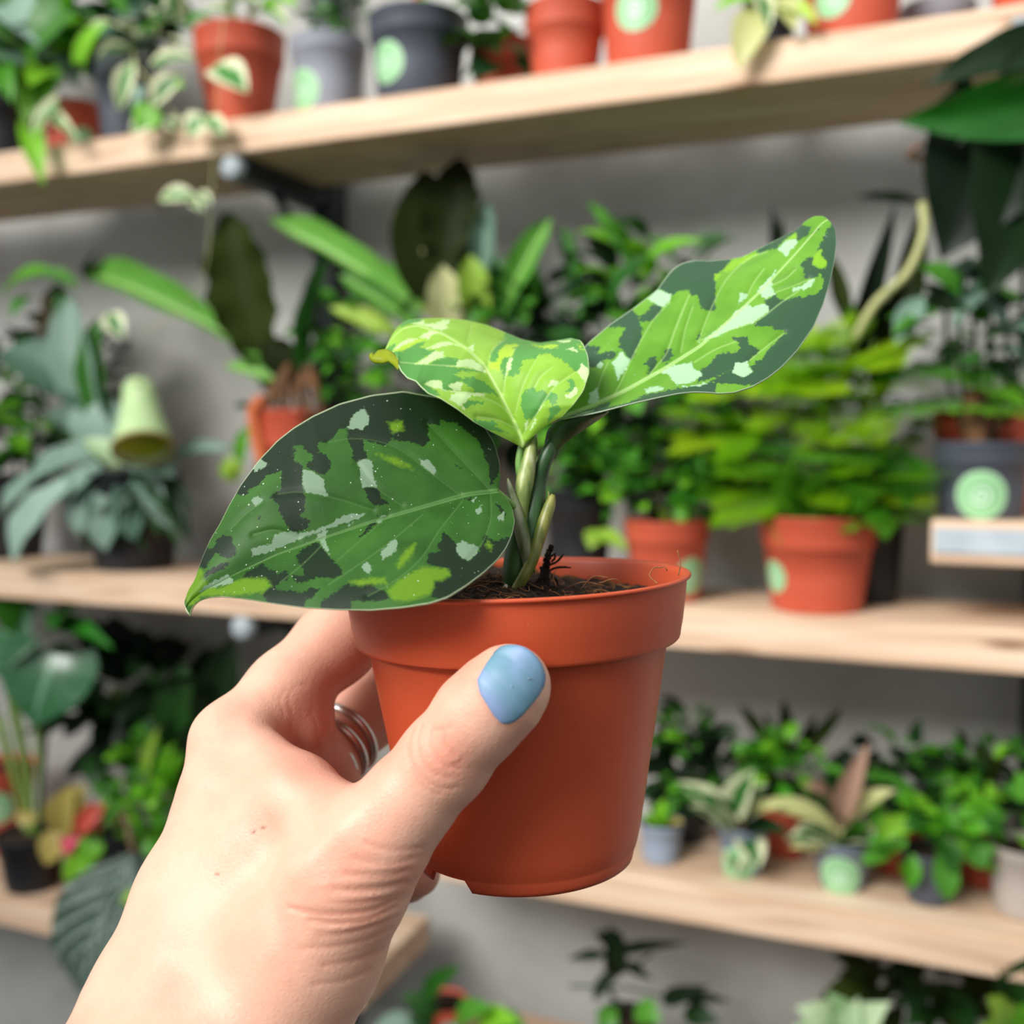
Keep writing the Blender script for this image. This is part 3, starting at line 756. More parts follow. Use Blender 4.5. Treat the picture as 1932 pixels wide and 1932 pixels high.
FR1, FR2 = frond_mesh('frond_lime', L_FERN, 15, 1), frond_mesh('frond_green', L_FERN2, 15, 2)
r = potted('feathery_fern', 'feathery lime-green fern in a terracotta pot with a thick rim', 'fern', 1540, 988, 1164, 212, 164, ZM, YF + .068, TERRA2, rim=.33, stick=(-92, 1100, 30))
yq = YF + .068; foot = WY(1540, 985, yq); sp = depth(foot) / F
def frondpx(root, me, b, t, w, Yb, Yt, n=(.35, .95, 0)):
    B, T = WY(b[0], b[1], Yb), WY(t[0], t[1], Yt)
    return add_leaf(root, me, B, T, w * depth(B) / F, nvec(*n), 'frond')
R = R_(31)
bush(r, [L_DARK, L_VDARK, L_MID], 'lance', (1540, 830), (190, 150), 90, 70, yq + .06, .03, .35, rnd=R_(131), up=.1)
for i_ in range(84):
    hgt = R.uniform(0, 1); side = R.uniform(-1, 1)
    b = (1540 + R.uniform(-130, 130), 950 - 290 * hgt)
    t = (b[0] + side * (150 - 40 * hgt) + (50 if side > 0 else -50), b[1] + R.uniform(-30, 40) - 20 * hgt)
    yy = yq + R.uniform(-.03, .05)
    frondpx(r, FR1 if hgt > .35 or R.random() < .25 else FR2, b, t, 190, yy, yy + R.uniform(-.05, .02), (R.uniform(.1, .6), .85, R.uniform(-.3, .3)))
for i_ in range(26):
    x_ = R.uniform(1450, 1640)
    frondpx(r, FR2, (1540 + (x_ - 1540) * .4, 960), (x_, R.uniform(880, 1000)), 110, yq, yq - .045, (.9, .4, 0))
for b, t in [((1620, 780), (1935, 770)), ((1600, 720), (1860, 700)), ((1700, 690), (1930, 745)), ((1570, 700), (1700, 650)), ((1500, 720), (1440, 660)), ((1560, 690), (1600, 620)), ((1640, 820), (1740, 930)), ((1600, 880), (1700, 990))]:
    frondpx(r, FR2 if b[0] > 1590 else FR1, b, t, 190, yq, yq - .03, (.4, .9, 0))
for x_ in (1500, 1515, 1530, 1545, 1560, 1575, 1590):
    stempx(r, [(1540 + (x_ - 1540) * .5, 985, yq), (x_, 830, yq), (1540 + (x_ - 1540) * 2.2, 640, yq)], 2.2, STEMG)

r = potted('snake_plant', 'dark snake plant with tall pointed blades behind the feathery fern', 'plant', 1640, 900, 1110, 130, 100, ZM, Y2 + .01, BLACKP)
ys = Y2 + .01
for b, t, w, m in [((1660, 760), (1745, 375), 64, L_OLIVE), ((1590, 740), (1690, 385), 44, L_VDARK), ((1480, 640), (1456, 385), 34, L_VDARK), ((1470, 700), (1475, 400), 26, L_OLIVE), ((1600, 620), (1560, 470), 36, L_OLIVE), ((1745, 385), (1612, 372), 22, L_VDARK), ((1630, 700), (1600, 560), 40, L_MID), ((1650, 740), (1670, 560), 60, L_OLIVE)]:
    leafpx(r, 'lance', m, b, t, w, ys, ys, .03, (1, .2, -.2), big=True)
# large glossy philodendron hanging in from the right
r = empty('philodendron', WY(1905, 560, YF + .02), 'large glossy-leaved philodendron filling the upper right corner below the top shelf', 'plant')
yp = YF - .02
for b, t, w, m, nn in [((1985, 190), (1692, 232), 125, L_PHIL, (.95, -.35, .0)), ((1985, 90), (1740, 165), 100, L_VDARK, (.9, .3, 0)), ((1890, 240), (1775, 490), 250, L_VDARK, (1, .1, -.2)), ((1940, 250), (1860, 560), 250, L_VDARK, (1, .1, .1)), ((1990, 270), (1940, 520), 150, L_DARK, (1, .1, .1)), ((1840, 180), (1770, 300), 90, L_VDARK, (1, -.1, -.2)), ((1960, 130), (1880, 260), 130, L_VDARK, (1, .1, 0)), ((1890, 430), (1870, 560), 70, L_DARK, (1, .1, 0))]:
    leafpx(r, 'heart', m, b, t, w, yp - (.03 if m is L_PHIL else 0), yp - (.055 if m is L_PHIL else .02), .06, nn, big=True)
stempx(r, [(1740, 385, YF + .03), (1744, 430, YF + .02), (1715, 510, YF + .02), (1650, 575, YF + .03), (1612, 640, YF + .04)], 9, STEMY)
stempx(r, [(1925, 380, YF + .02), (1930, 600, YF + .05), (1900, 800, YF + .08)], 6, STEMD)
stempx(r, [(1740, 270, YF), (1715, 290, YF), (1745, 300, YF + .01)], 7, STEMB)
r = potted('potted_peperomia', 'slate pot with a pale green sticker on the short white-fronted shelf', 'plant', 1850, 836, 978, 172, 146, ZS, YF + .062, SLATE, rim=.28, stick=(0, 933, 45))
bush(r, [L_DARK, L_GREYG, L_MID], 'ovate', (1850, 610), (120, 90), 46, 84, YF + .06, .05, .6, rnd=R_(22), up=.4)
for b, t, w, m in [((1800, 620), (1905, 520), 74, L_GREYG), ((1900, 640), (1830, 560), 60, L_GREYG), ((1690, 620), (1720, 600), 30, L_GREYG), ((1740, 560), (1690, 650), 50, L_GREYG), ((1730, 500), (1810, 560), 70, L_MID)]:
    leafpx(r, 'ovate', m, b, t, w, YF + .03, YF + .01, .1)
for x_ in (1790, 1815, 1840, 1870, 1900): stempx(r, [(1850 + (x_ - 1850) * .4, 840, YF + .062), (x_, 720, YF + .06), (x_ - 5, 560, YF + .05)], 5, STEMD)
tube('moss_pole', [WY(1846, 845, YF + .05), WY(1838, 765, YF + .05), WY(1842, 735, YF + .05)], [.011, .013, .010], CORK, r, 10, 12)
r = potted('potted_peperomia', 'dull red pot tucked behind the slate pot on the short shelf', 'plant', 1855, 738, 930, 190, 150, ZS, YF + .135, TERRA2)
bush(r, [L_DARK, L_MID], 'ovate', (1880, 680), (90, 60), 20, 60, YF + .13, .04, .6, rnd=R_(23), up=.3)

# ======== lower left, on the low shelf
r = potted('alocasia', 'slate-black pot with long stalks and one big glossy heart leaf', 'plant', 62, 1588, 1692, 128, 92, ZB, YF + .05, BLACKP, rim=.2)
ya = YF + .05
for b, t, w, m, nn in [((105, 1235), (62, 1372), 190, L_ALO, (1, .5, .1)), ((60, 1200), (-40, 1300), 110, L_ALO, (.8, .7, -.2)), ((90, 1190), (215, 1225), 60, L_PHIL, (.5, .9, .1)), ((110, 1175), (150, 1140), 90, L_DARK, (.8, .6, 0)), ((40, 1170), (-20, 1130), 80, L_MID, (.6, .8, 0))]:
    leafpx(r, 'heart', m, b, t, w, ya - .01, ya - .035, .08, nn, big=True)
for a_, b_, c_ in [((66, 1592), (40, 1440), (10, 1280)), ((60, 1592), (50, 1420), (20, 1300)), ((70, 1592), (75, 1430), (60, 1330)), ((75, 1592), (80, 1460), (100, 1245)), ((62, 1592), (20, 1450), (-20, 1300)), ((56, 1592), (30, 1470), (0, 1350))]:
    stempx(r, [(*a_, ya), (*b_, ya), (*c_, ya - .01)], 5, STEMD if a_[0] % 2 else STEMG)
r = potted('potted_peperomia', 'terracotta pot peeking in at the left edge behind the slate-black pot', 'plant', 8, 1490, 1650, 120, 96, ZB, YF + .15, TERRA2, stick=(-10, 1560, 30))
r = potted('begonia', 'small begonia with yellow-brown leaves and pink bracts beside the slate-black pot', 'plant', 168, 1540, 1678, 90, 70, ZB, YF + .09, TERRA2)
for b, t, w, m in [((120, 1560), (86, 1632), 54, L_YELB), ((118, 1580), (140, 1480), 72, L_YELB), ((160, 1480), (120, 1560), 52, L_YELB), ((180, 1600), (130, 1680), 62, L_BRIGHT), ((190, 1570), (160, 1630), 52, L_BRIGHT), ((60, 1530), (40, 1560), 44, L_YELB)]:
    leafpx(r, 'ovate', m, b, t, w, YF + .03, YF + .01, .1, (.9, .5, 0))
for x_, y_, q, m in [(136, 1590, 15, PINKM), (172, 1548, 20, REDM)]:
    leafpx(r, 'round', m, (x_ - q, y_ + q * .7), (x_ + q, y_ - q * .7), q * 2.0, YF + .02, YF + .015, .25, (1, .3, 0)); leafpx(r, 'round', m, (x_ + q, y_ + q * .6), (x_ - q, y_ - q * .6), q * 1.8, YF + .02, YF + .022, .25, (1, .3, 0)); leafpx(r, 'round', m, (x_, y_ + q), (x_, y_ - q), q * 1.6, YF + .018, YF + .018, .3, (1, .3, .2))
stempx(r, [(168, 1560, YF + .08), (140, 1530, YF + .04), (120, 1560, YF + .03)], 3, STEMB)
r = potted('curly_parsley_fern', 'frilly bright green bush left of the wrist', 'fern', 270, 1590, 1690, 100, 80, ZB, YF + .11, BLACKP)
bush(r, [L_BRIGHT, L_MID, L_BRIGHT], 'round', (270, 1500), (78, 105), 150, 30, YF + .10, .05, .9, rnd=R_(24), up=.5)
for b, t, w, m in [((300, 1520), (330, 1400), 34, L_BRIGHT), ((280, 1480), (300, 1370), 26, L_LIME), ((320, 1500), (345, 1420), 34, L_BRIGHT)]:
    leafpx(r, 'lance', m, b, t, w, YF + .08, YF + .07, .05)
r = potted('rubber_plant', 'dark upright plant with broad blackish leaves behind the index finger', 'plant', 400, 1560, 1740, 120, 100, ZB, YF + .15, BLACKP)
for b, t, w, m in [((340, 1420), (345, 1250), 100, L_DARK), ((395, 1400), (440, 1200), 90, L_VDARK), ((230, 1290), (215, 1160), 120, L_VDARK), ((190, 1420), (240, 1310), 60, L_VDARK), ((360, 1500), (390, 1330), 80, L_DARK), ((470, 1380), (500, 1260), 70, L_VDARK), ((180, 1250), (200, 1180), 70, L_VDARK)]:
    leafpx(r, 'ovate', m, b, t, w, Y2 - .01, Y2 - .02, .06, (1, .3, .1), big=True)
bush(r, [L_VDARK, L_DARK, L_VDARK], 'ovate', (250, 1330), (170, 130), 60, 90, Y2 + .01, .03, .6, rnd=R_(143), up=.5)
for x_, x2 in ((380, 345), (400, 410), (380, 225), (390, 210), (410, 480)): stempx(r, [(390 + (x_ - 390) * .3, 1570, YF + .15), (x_ - (390 - x2) * .5, 1450, Y2), (x2, 1300, Y2 - .01)], 7, STEMG)
r = potted('quilted_begonia', 'large quilted dark leaf with silver veins hanging beside the wrist', 'plant', 215, 1560, 1700, 60, 50, ZB, YF + .045, BLACKP)
leafpx(r, 'ovate', L_SILV, (252, 1610), (150, 1875), 176, YF - .01, YF - .05, .08, (1, .35, -.2), big=True)
leafpx(r, 'ovate', L_SILV, (250, 1620), (330, 1830), 150, YF + .0, YF - .02, .08, (1, .35, .2), big=True)
leafpx(r, 'ovate', L_LIME, (262, 1690), (228, 1700), 30, YF - .05, YF - .055, .08)
stempx(r, [(215, 1565, YF + .045), (235, 1540, YF + .01), (252, 1610, YF - .01)], 5, STEMB)

# ======== the shelf of small pots, lower right
def small(name, label, cx, yt, yb, w, w2, mat, stick=None, dy=.035, cat='plant', group=None):
    Y = YF + dy + w * .5 * 1.12 / F
    return potted(name, label, cat, cx, yt, yb, w, w2, ZL, Y, mat, .15, stick), Y
r, y_ = small('potted_seedling', 'tiny blue-grey pot with a bright seedling nearest the held pot', 1246, 1562, 1636, 86, 66, BLUEG)
for b, t, w, m in [((1245, 1560), (1212, 1540), 24, L_BRIGHT), ((1245, 1560), (1225, 1590), 30, L_LIME), ((1250, 1560), (1270, 1520), 24, L_BRIGHT), ((1240, 1555), (1255, 1505), 24, L_BRIGHT), ((1250, 1558), (1290, 1552), 24, L_YELB), ((1245, 1560), (1222, 1515), 24, L_MID)]:
    leafpx(r, 'ovate', m, b, t, w, y_ - .01, y_ - .02, .1)
r, y_ = small('variegated_hoya', 'small grey pot with a rosette of cream-edged hoya leaves, one draped over its sticker', 1400, 1572, 1664, 98, 74, MIDG, stick=(-12, 1640, 34))
for b, t, w, m in [((1390, 1570), (1275, 1475), 56, L_VAR2), ((1385, 1540), (1425, 1450), 62, L_VAR2), ((1400, 1560), (1480, 1520), 44, L_CREAM), ((1395, 1550), (1330, 1495), 42, L_VAR2), ((1400, 1570), (1430, 1640), 60, L_VAR2), ((1385, 1570), (1340, 1550), 40, L_VAR2), ((1405, 1545), (1450, 1480), 44, L_VAR2), ((1390, 1575), (1300, 1520), 40, L_VAR2), ((1400, 1570), (1490, 1575), 44, L_DARK), ((1380, 1600), (1385, 1650), 40, L_VAR2)]:
    leafpx(r, 'ovate', m, b, t, w, y_ - .008, y_ - .045, .1, (.7, .8, 0))
stempx(r, [(1400, 1585, y_), (1398, 1560, y_ - .01)], 5, STEMB)
r, y_ = small('variegated_hoya', 'small grey pot with a round green sticker and long cream hoya leaves', 1588, 1610, 1702, 112, 82, MIDG, stick=(-4, 1670, 39))
for b, t, w, m in [((1580, 1570), (1410, 1520), 46, L_CREAM), ((1585, 1580), (1692, 1490), 56, L_CREAM), ((1580, 1560), (1640, 1400), 46, L_PINK), ((1570, 1520), (1512, 1482), 40, L_PINK), ((1580, 1590), (1480, 1585), 46, L_VAR2), ((1590, 1590), (1665, 1590), 62, L_VAR2), ((1580, 1600), (1500, 1560), 50, L_VAR2), ((1585, 1600), (1640, 1560), 56, L_BRIGHT), ((1580, 1560), (1560, 1520), 50, L_DARK), ((1580, 1605), (1490, 1600), 36, L_CREAM)]:
    leafpx(r, 'ovate', m, b, t, w, y_ - .008, y_ - .04, .12, (.6, .85, 0))
stempx(r, [(1588, 1612, y_), (1578, 1570, y_ - .005), (1582, 1500, y_)], 5, STEMB)
r, y_ = small('potted_peperomia', 'small slate pot with glossy round green leaves spilling down its front', 1752, 1632, 1728, 104, 78, SLATE)
bush(r, [L_MID, L_BRIGHT, L_MID], 'ovate', (1750, 1570), (100, 60), 34, 58, y_ - .01, .035, .7, rnd=R_(41), up=.3)
for b, t, w, m in [((1770, 1610), (1788, 1700), 52, L_MID), ((1780, 1580), (1800, 1650), 50, L_MID), ((1690, 1560), (1680, 1610), 46, L_BRIGHT), ((1720, 1610), (1715, 1680), 34, L_BRIGHT), ((1830, 1600), (1860, 1640), 44, L_MID), ((1700, 1540), (1660, 1580), 44, L_LIME)]:
    leafpx(r, 'ovate', m, b, t, w, y_ - .03, y_ - .04, .1, (1, .4, 0))
r, y_ = small('potted_peperomia', 'beige pot with bright green leaves cut by the right edge of the photo', 1930, 1640, 1770, 130, 104, BEIGE)
bush(r, [L_BRIGHT, L_MID], 'ovate', (1920, 1560), (70, 80), 28, 58, y_ - .01, .035, .7, rnd=R_(42), up=.3)
# back row on the same shelf
def back(name, label, cx, yt, yb, w, mat, cat='plant', Y=YF + .135):
    return potted(name, label, cat, cx, yt, yb, w, w * .78, ZL, Y, mat, .25)
r = back('leafy_shrub', 'dark little shrub behind the blue-grey seedling pot', 1290, 1520, 1600, 90, BLACKP)
bush(r, [L_VDARK, L_DARK, L_VDARK], 'ovate', (1330, 1470), (110, 80), 80, 60, Y2 + .01, .03, .7, rnd=R_(145), up=.4)
bush(r, [L_DARK, L_MID, L_VDARK, L_BRIGHT], 'ovate', (1300, 1430), (85, 90), 60, 50, Y2 - .01, .04, .5, rnd=R_(51), up=.5)
r = back('potted_bromeliad', 'rosette of stiff dark blades over bright leaves in a red pot behind the hoyas', 1480, 1500, 1590, 90, TERRA2)
for t, w in [((1395, 1330), 26), ((1478, 1320), 30), ((1588, 1335), 28), ((1440, 1340), 18), ((1540, 1345), 20)]:
    leafpx(r, 'strap', L_OLIVE, (1480, 1450), t, w, Y2, Y2, .03, (1, .2, 0))
bush(r, [L_BRIGHT, L_MID], 'ovate', (1475, 1440), (85, 45), 44, 42, Y2 - .03, .03, .6, rnd=R_(52), up=.4)
r = back('leafy_shrub', 'low dark foliage in a red pot right of the bromeliad', 1690, 1530, 1620, 100, TERRA2)
bush(r, [L_VDARK, L_DARK, L_VDARK], 'ovate', (1700, 1490), (220, 50), 60, 60, Y2 + .01, .02, .7, rnd=R_(144), up=.4)
bush(r, [L_DARK, L_MID, L_VDARK], 'ovate', (1680, 1450), (100, 60), 60, 50, Y2 - .01, .04, .5, rnd=R_(53), up=.4)
leafpx(r, 'lance', L_MID, (1730, 1530), (1655, 1455), 36, Y2 - .04, Y2 - .05)
r = back('leafy_shrub', 'low dark foliage in a red pot against the right edge behind the beige pot', 1850, 1560, 1640, 100, TERRA2)
bush(r, [L_VDARK, L_DARK, L_MID, L_BRIGHT], 'ovate', (1850, 1460), (110, 60), 60, 50, Y2 - .01, .04, .5, rnd=R_(54), up=.4)
for t in [(1905, 1390), (1850, 1400), (1780, 1410)]: leafpx(r, 'strap', L_OLIVE, (1850, 1500), t, 18, Y2, Y2, .15)

# ======== the lowest shelf
def low(name, label, cx, yt, yb, w, mat, Y, cat='plant'): return potted(name, label, cat, cx, yt, yb, w, w * .78, ZR, Y, mat, .25)
r = low('rubber_plant', 'young green plant in a terracotta pot on the lowest shelf below the held pot', 840, 1895, 1990, 90, TERRA2, YF + .07)
for b, t, w, m in [((805, 1895), (872, 1822), 44, L_MID), ((830, 1910), (755, 1880), 44, L_DARK), ((820, 1920), (770, 1925), 60, L_DARK), ((860, 1930), (930, 1900), 50, L_MID), ((900, 1930), (980, 1930), 50, L_BRIGHT), ((930, 1920), (1000, 1955), 44, L_MID), ((840, 1930), (860, 1990), 60, L_GREYG), ((790, 1930), (700, 1950), 50, L_GREYG)]:
    leafpx(r, 'ovate', m, b, t, w, YF + .04, YF + .02, .1, (.7, .8, 0))
r = low('umbrella_plant', 'airy dark plant with arching thin leaves on the lowest shelf', 1180, 1910, 2010, 110, BLACKP, YF + .12)
for b, t, w, m in [((1160, 1840), (1150, 1742), 46, L_VDARK), ((1150, 1800), (1070, 1810), 20, L_VDARK), ((1160, 1800), (1300, 1780), 22, L_VDARK), ((1150, 1830), (1120, 1890), 26, L_VDARK), ((1180, 1820), (1230, 1850), 24, L_VDARK), ((1250, 1890), (1340, 1860), 34, L_VDARK), ((1260, 1880), (1380, 1890), 26, L_VDARK), ((1180, 1790), (1120, 1760), 40, L_VDARK), ((1200, 1900), (1250, 1930), 50, L_MID), ((1160, 1900), (1130, 1945), 44, L_MID), ((1290, 1910), (1360, 1930), 44, L_DARK)]:
    leafpx(r, 'lance', m, b, t, w, YF + .11, YF + .09, .15, (.8, .5, 0))
for t in [(1155, 1830), (1075, 1860), (1260, 1880), (1230, 1800)]: stempx(r, [(1180, 1915, YF + .12), (1150, 1870, YF + .115), (*t, YF + .11)], 3, STEMD)
r = low('caladium', 'pale silvery-green broad leaves at the bottom edge right of centre', 1580, 1940, 2050, 120, BLACKP, YF + .06)
for b, t, w, m in [((1580, 1950), (1500, 1900), 90, L_PALE), ((1590, 1950), (1560, 1870), 90, L_PALE), ((1600, 1960), (1680, 1890), 90, L_PALE), ((1580, 1970), (1620, 1880), 80, L_PALE), ((1560, 1970), (1480, 1950), 80, L_PALE)]:
    leafpx(r, 'heart', m, b, t, w, YF + .03, YF + .01, .1, (.7, .8, 0))
r = low('leafy_shrub', 'dull olive shrub on the lowest shelf under the slate peperomia', 1720, 1920, 2040, 130, BLACKP, YF + .13)
bush(r, [L_OLIVE, L_OLIVE, L_DARK], 'heart', (1720, 1860), (110, 70), 26, 90, YF + .12, .04, .7, rnd=R_(61), up=.3)
r = low('caladium', 'yellow-green large leaf at the bottom right corner', 1905, 1960, 2060, 110, BLACKP, YF + .05)
for b, t, w, m in [((1905, 1960), (1862, 1880), 90, L_LIME), ((1910, 1970), (1932, 1890), 90, L_BRIGHT), ((1900, 1980), (1840, 1950), 80, L_LIME), ((1905, 1880), (1880, 1820), 80, L_DARK), ((1900, 1890), (1950, 1800), 80, L_DARK)]:
    leafpx(r, 'ovate', m, b, t, w, YF + .02, YF + .0, .1, (.7, .8, 0))
# ------------------------------------------------------------------ the held pot and its plant
PD = 0.262                                  # distance of the pot's axis from the camera
UPX = PD / F                                # metres per photograph pixel there
AX = -math.sin(math.radians(1.9)) * RGT + math.cos(math.radians(1.9)) * UPV - 0.056 * FWD
AX /= np.linalg.norm(AX)
AXF = FWD - AX * (FWD @ AX); AXF /= np.linalg.norm(AXF)      # away from the camera, square to the axis
AXR = np.cross(AXF, AX)                                      # to the right
RIM = P(973, 1087, PD)                                       # centre of the rim
HPOT = 529 * UPX
BASE = RIM - AX * HPOT
def pot_pt(a, r, h):
    h = h if h < 120 else 120 + (h - 120) * 409 / 429
    """angle (0 = towards the camera, + = right), radius px, height px below the rim"""
    return RIM + UPX * (r * (math.sin(a) * AXR - math.cos(a) * AXF) - h * AX)

plant = empty('potted_aglaonema', BASE, 'young camouflage-patterned three-leaf plant in a terracotta plastic pot held in the hand', 'plant')
SEG = 120
prof = [(316, -2), (323.5, -2.6), (326, -1.2), (326.8, 1), (326, 3.6), (324, 4.6), (319.5, 5.2), (318.6, 7), (318, 14), (315.5, 40), (310, 80), (306, 100), (305, 108), (303.5, 113), (301.5, 115.2), (299, 116), (286, 116.6), (282.5, 117), (281.3, 118.5),
        (279, 128), (268, 200), (252, 300), (236, 400), (222, 487), (215, 519), (213.2, 522), (213.2, 525), (211, 540), (207, 549)]
inner = [(303, -0.5), (309, 40), (297, 104), (272, 130), (215, 500)]
V, Fc = [], []
NOTCH = (math.radians(-47), math.radians(-30))
def in_notch(a):
    a = (a + math.pi) % (2 * math.pi) - math.pi
    return any(c - w < a < c + w for c, w in ((math.radians(-40), math.radians(11.5)), (math.radians(80), math.radians(10)), (math.radians(-160), math.radians(10))))
rings = [(309, 4), (312, 0)] + prof
rings = [(302, 40), (306, 8), (309, 1.5)] + prof
for r, h in rings:
    for k in range(SEG):
        a = 2 * math.pi * k / SEG
        hh = min(h, 523.5 + (h - 523.5) * 0.06) if (h > 523.5 and in_notch(a)) else h
        rr = r if not (h > 523.5 and in_notch(a)) else 213.0
        V.append(pot_pt(a, rr, hh))
nr = len(rings)
# underside: foot turned in, then the raised floor
for r, h in [(203, 549), (205, 524), (205, 522), (1, 521)]:
    for k in range(SEG):
        a = 2 * math.pi * k / SEG
        hh = 523.8 if (h > 523.5 and in_notch(a)) else h
        V.append(pot_pt(a, r, hh))
for i in range(nr + 3):
    for k in range(SEG):
        a, b = i * SEG + k, i * SEG + (k + 1) % SEG
        Fc.append([a, a + SEG, b + SEG, b])
# inner wall
o0 = len(V)
for r, h in [(302, 40), (297, 104), (271, 130), (258, 220)]:
    for k in range(SEG): V.append(pot_pt(2 * math.pi * k / SEG, r, h))
for i in range(3):
    for k in range(SEG):
        a, b = o0 + i * SEG + k, o0 + i * SEG + (k + 1) % SEG
        Fc.append([a, b, b + SEG, a + SEG])
def pot_mat():
    m, n, l, b = mat_new('held_terracotta_plastic')
    t = N(n, 'ShaderNodeTexCoord')
    z = N(n, 'ShaderNodeTexNoise'); z.inputs['Scale'].default_value = 30; z.inputs['Detail'].default_value = 5; l.new(t.outputs['Object'], z.inputs['Vector'])
    r = ramp(n, [(0.3, '#b54827'), (0.7, '#bf5130')]); l.new(z.outputs['Fac'], r.inputs[0])
    v = N(n, 'ShaderNodeTexVoronoi'); v.inputs['Scale'].default_value = 130; l.new(t.outputs['Object'], v.inputs['Vector'])
    rv = ramp(n, [(0.012, 0.6), (0.022, 0.0)]); l.new(v.outputs['Distance'], rv.inputs[0])
    mx = N(n, 'ShaderNodeMixRGB'); mx.inputs[2].default_value = hexl('#d79a84'); l.new(rv.outputs[0], mx.inputs[0]); l.new(r.outputs[0], mx.inputs[1])
    l.new(mx.outputs[0], b.inputs['Base Color'])
    b.inputs['Roughness'].default_value = 0.42; b.inputs['Specular IOR Level'].default_value = 0.4
    z2 = N(n, 'ShaderNodeTexNoise'); z2.inputs['Scale'].default_value = 900; z2.inputs['Detail'].default_value = 3; l.new(t.outputs['Object'], z2.inputs['Vector'])
    bp = N(n, 'ShaderNodeBump'); bp.inputs['Strength'].default_value = 0.06; bp.inputs['Distance'].default_value = 0.0005
    l.new(z2.outputs['Fac'], bp.inputs['Height']); l.new(bp.outputs[0], b.inputs['Normal'])
    b.inputs['Subsurface Weight'].default_value = 0.08; b.inputs['Subsurface Radius'].default_value = (0.004, 0.001, 0.0005); b.inputs['Subsurface Scale'].default_value = 1.0
    return m
POTM = pot_mat()
mk('pot', V, Fc, POTM, plant)

# soil: mound by the stem falling to the right
V, Fc = [], []
NR, NS = 26, 110
def soil_h(a, q):
    x = 300 * q * math.sin(a)
    return 46 - 34 * math.exp(-((x + 30) / 120) ** 2) - 6 * math.exp(-((x + 180) / 90) ** 2)
for i in range(NR + 1):
    q = i / NR
    for k in range(NS):
        a = 2 * math.pi * k / NS
        V.append(pot_pt(a, max(1, 299 * q), soil_h(a, q) + (rng.normal(0, 3.2) if q < 0.97 else 4)))
Fc = [[i * NS + k, i * NS + (k + 1) % NS, (i + 1) * NS + (k + 1) % NS, (i + 1) * NS + k] for i in range(NR) for k in range(NS)]
mk('soil', V, Fc, SOIL, plant, smooth=False)
FIB = plain('coir_fibre', '#5a341c', '#9a6a3e', 300, 0.8)
parts = []
for i in range(130):
    a = rng.uniform(0, 6.283); q = math.sqrt(rng.uniform(0.02, 0.9))
    x0 = np.array([300 * q * math.sin(a), 300 * q * math.cos(a)])
    th = rng.uniform(0, 6.283); L = rng.uniform(20, 70)
    pts = []
    for j in range(4):
        p2 = x0 + L * (j / 3 - 0.5) * np.array([math.cos(th + 0.5 * j), math.sin(th + 0.5 * j)])
        rr = np.hypot(*p2)
        if rr > 288: p2 *= 288 / rr
        aa = math.atan2(p2[0], p2[1]); qq = np.hypot(*p2) / 300
        pts.append(pot_pt(aa, qq * 300, soil_h(aa, qq) - rng.uniform(0, 11)))
    parts.append(tube_data(pts, 1.1 * UPX, 4, 8))
V, Fc = join(parts)
tag(mk('coir_fibres', V, Fc, FIB, plant), kind='stuff')
# upright clump of dark root with side rootlets
ROOT = plain('dark_root', '#120b08', '#2d1c13', 500, 0.9, 0.8, 900)
parts = [tube_data([P(1022, 1122, PD + .004), P(1026, 1096, PD + .004), P(1031, 1062, PD + .005), P(1040, 1031, PD + .005)],
                   [16 * UPX, 12 * UPX, 7 * UPX, 3.5 * UPX], 8, 24)]
Vr = np.array(parts[0][0]); Vr += rng.normal(0, 2.0 * UPX, Vr.shape); parts[0] = (Vr, parts[0][1])
for pts in [[(1036, 1066), (1050, 1060), (1058, 1052), (1064, 1045)], [(1034, 1078), (1046, 1072), (1060, 1070), (1078, 1071)], [(1030, 1056), (1042, 1048), (1049, 1043)],
            [(1040, 1085), (1052, 1100), (1049, 1112)], [(1018, 1090), (1008, 1104), (1003, 1118)], [(1035, 1045), (1031, 1036)], [(1040, 1060), (1047, 1052), (1046, 1044)]]:
    parts.append(tube_data([P(x, y, PD + .003) for x, y in pts], [2.4 * UPX] * (len(pts) - 1) + [1.2 * UPX], 5, 9))
V, Fc = join(parts); mk('root_clump', V, Fc, ROOT, plant)
tube('root_hair', [P(1280, 1086, .245), P(1284, 1062, .246), P(1278, 1038, .247)], 1.1 * UPX, FIB, plant, 5, 10)
tube('root_hair', [P(1240, 1101, .236), P(1226, 1082, .24), P(1236, 1070, .24), P(1246, 1071, .24), P(1253, 1068, .24), P(1259, 1077, .24)], 1.1 * UPX, FIB, plant, 5, 16)
for pts in [[(1095, 1112), (1120, 1088), (1150, 1090)], [(1060, 1114), (1100, 1098), (1140, 1105)], [(1050, 1108), (1044, 1086), (1049, 1075)], [(1130, 1100), (1165, 1094), (1175, 1108)],
            [(880, 1112), (905, 1096), (925, 1100)], [(905, 1118), (930, 1100), (945, 1085)]]:
    tube('root_hair', [P(x, y, PD - .004) for x, y in pts], 1.0 * UPX, FIB, plant, 5, 10)

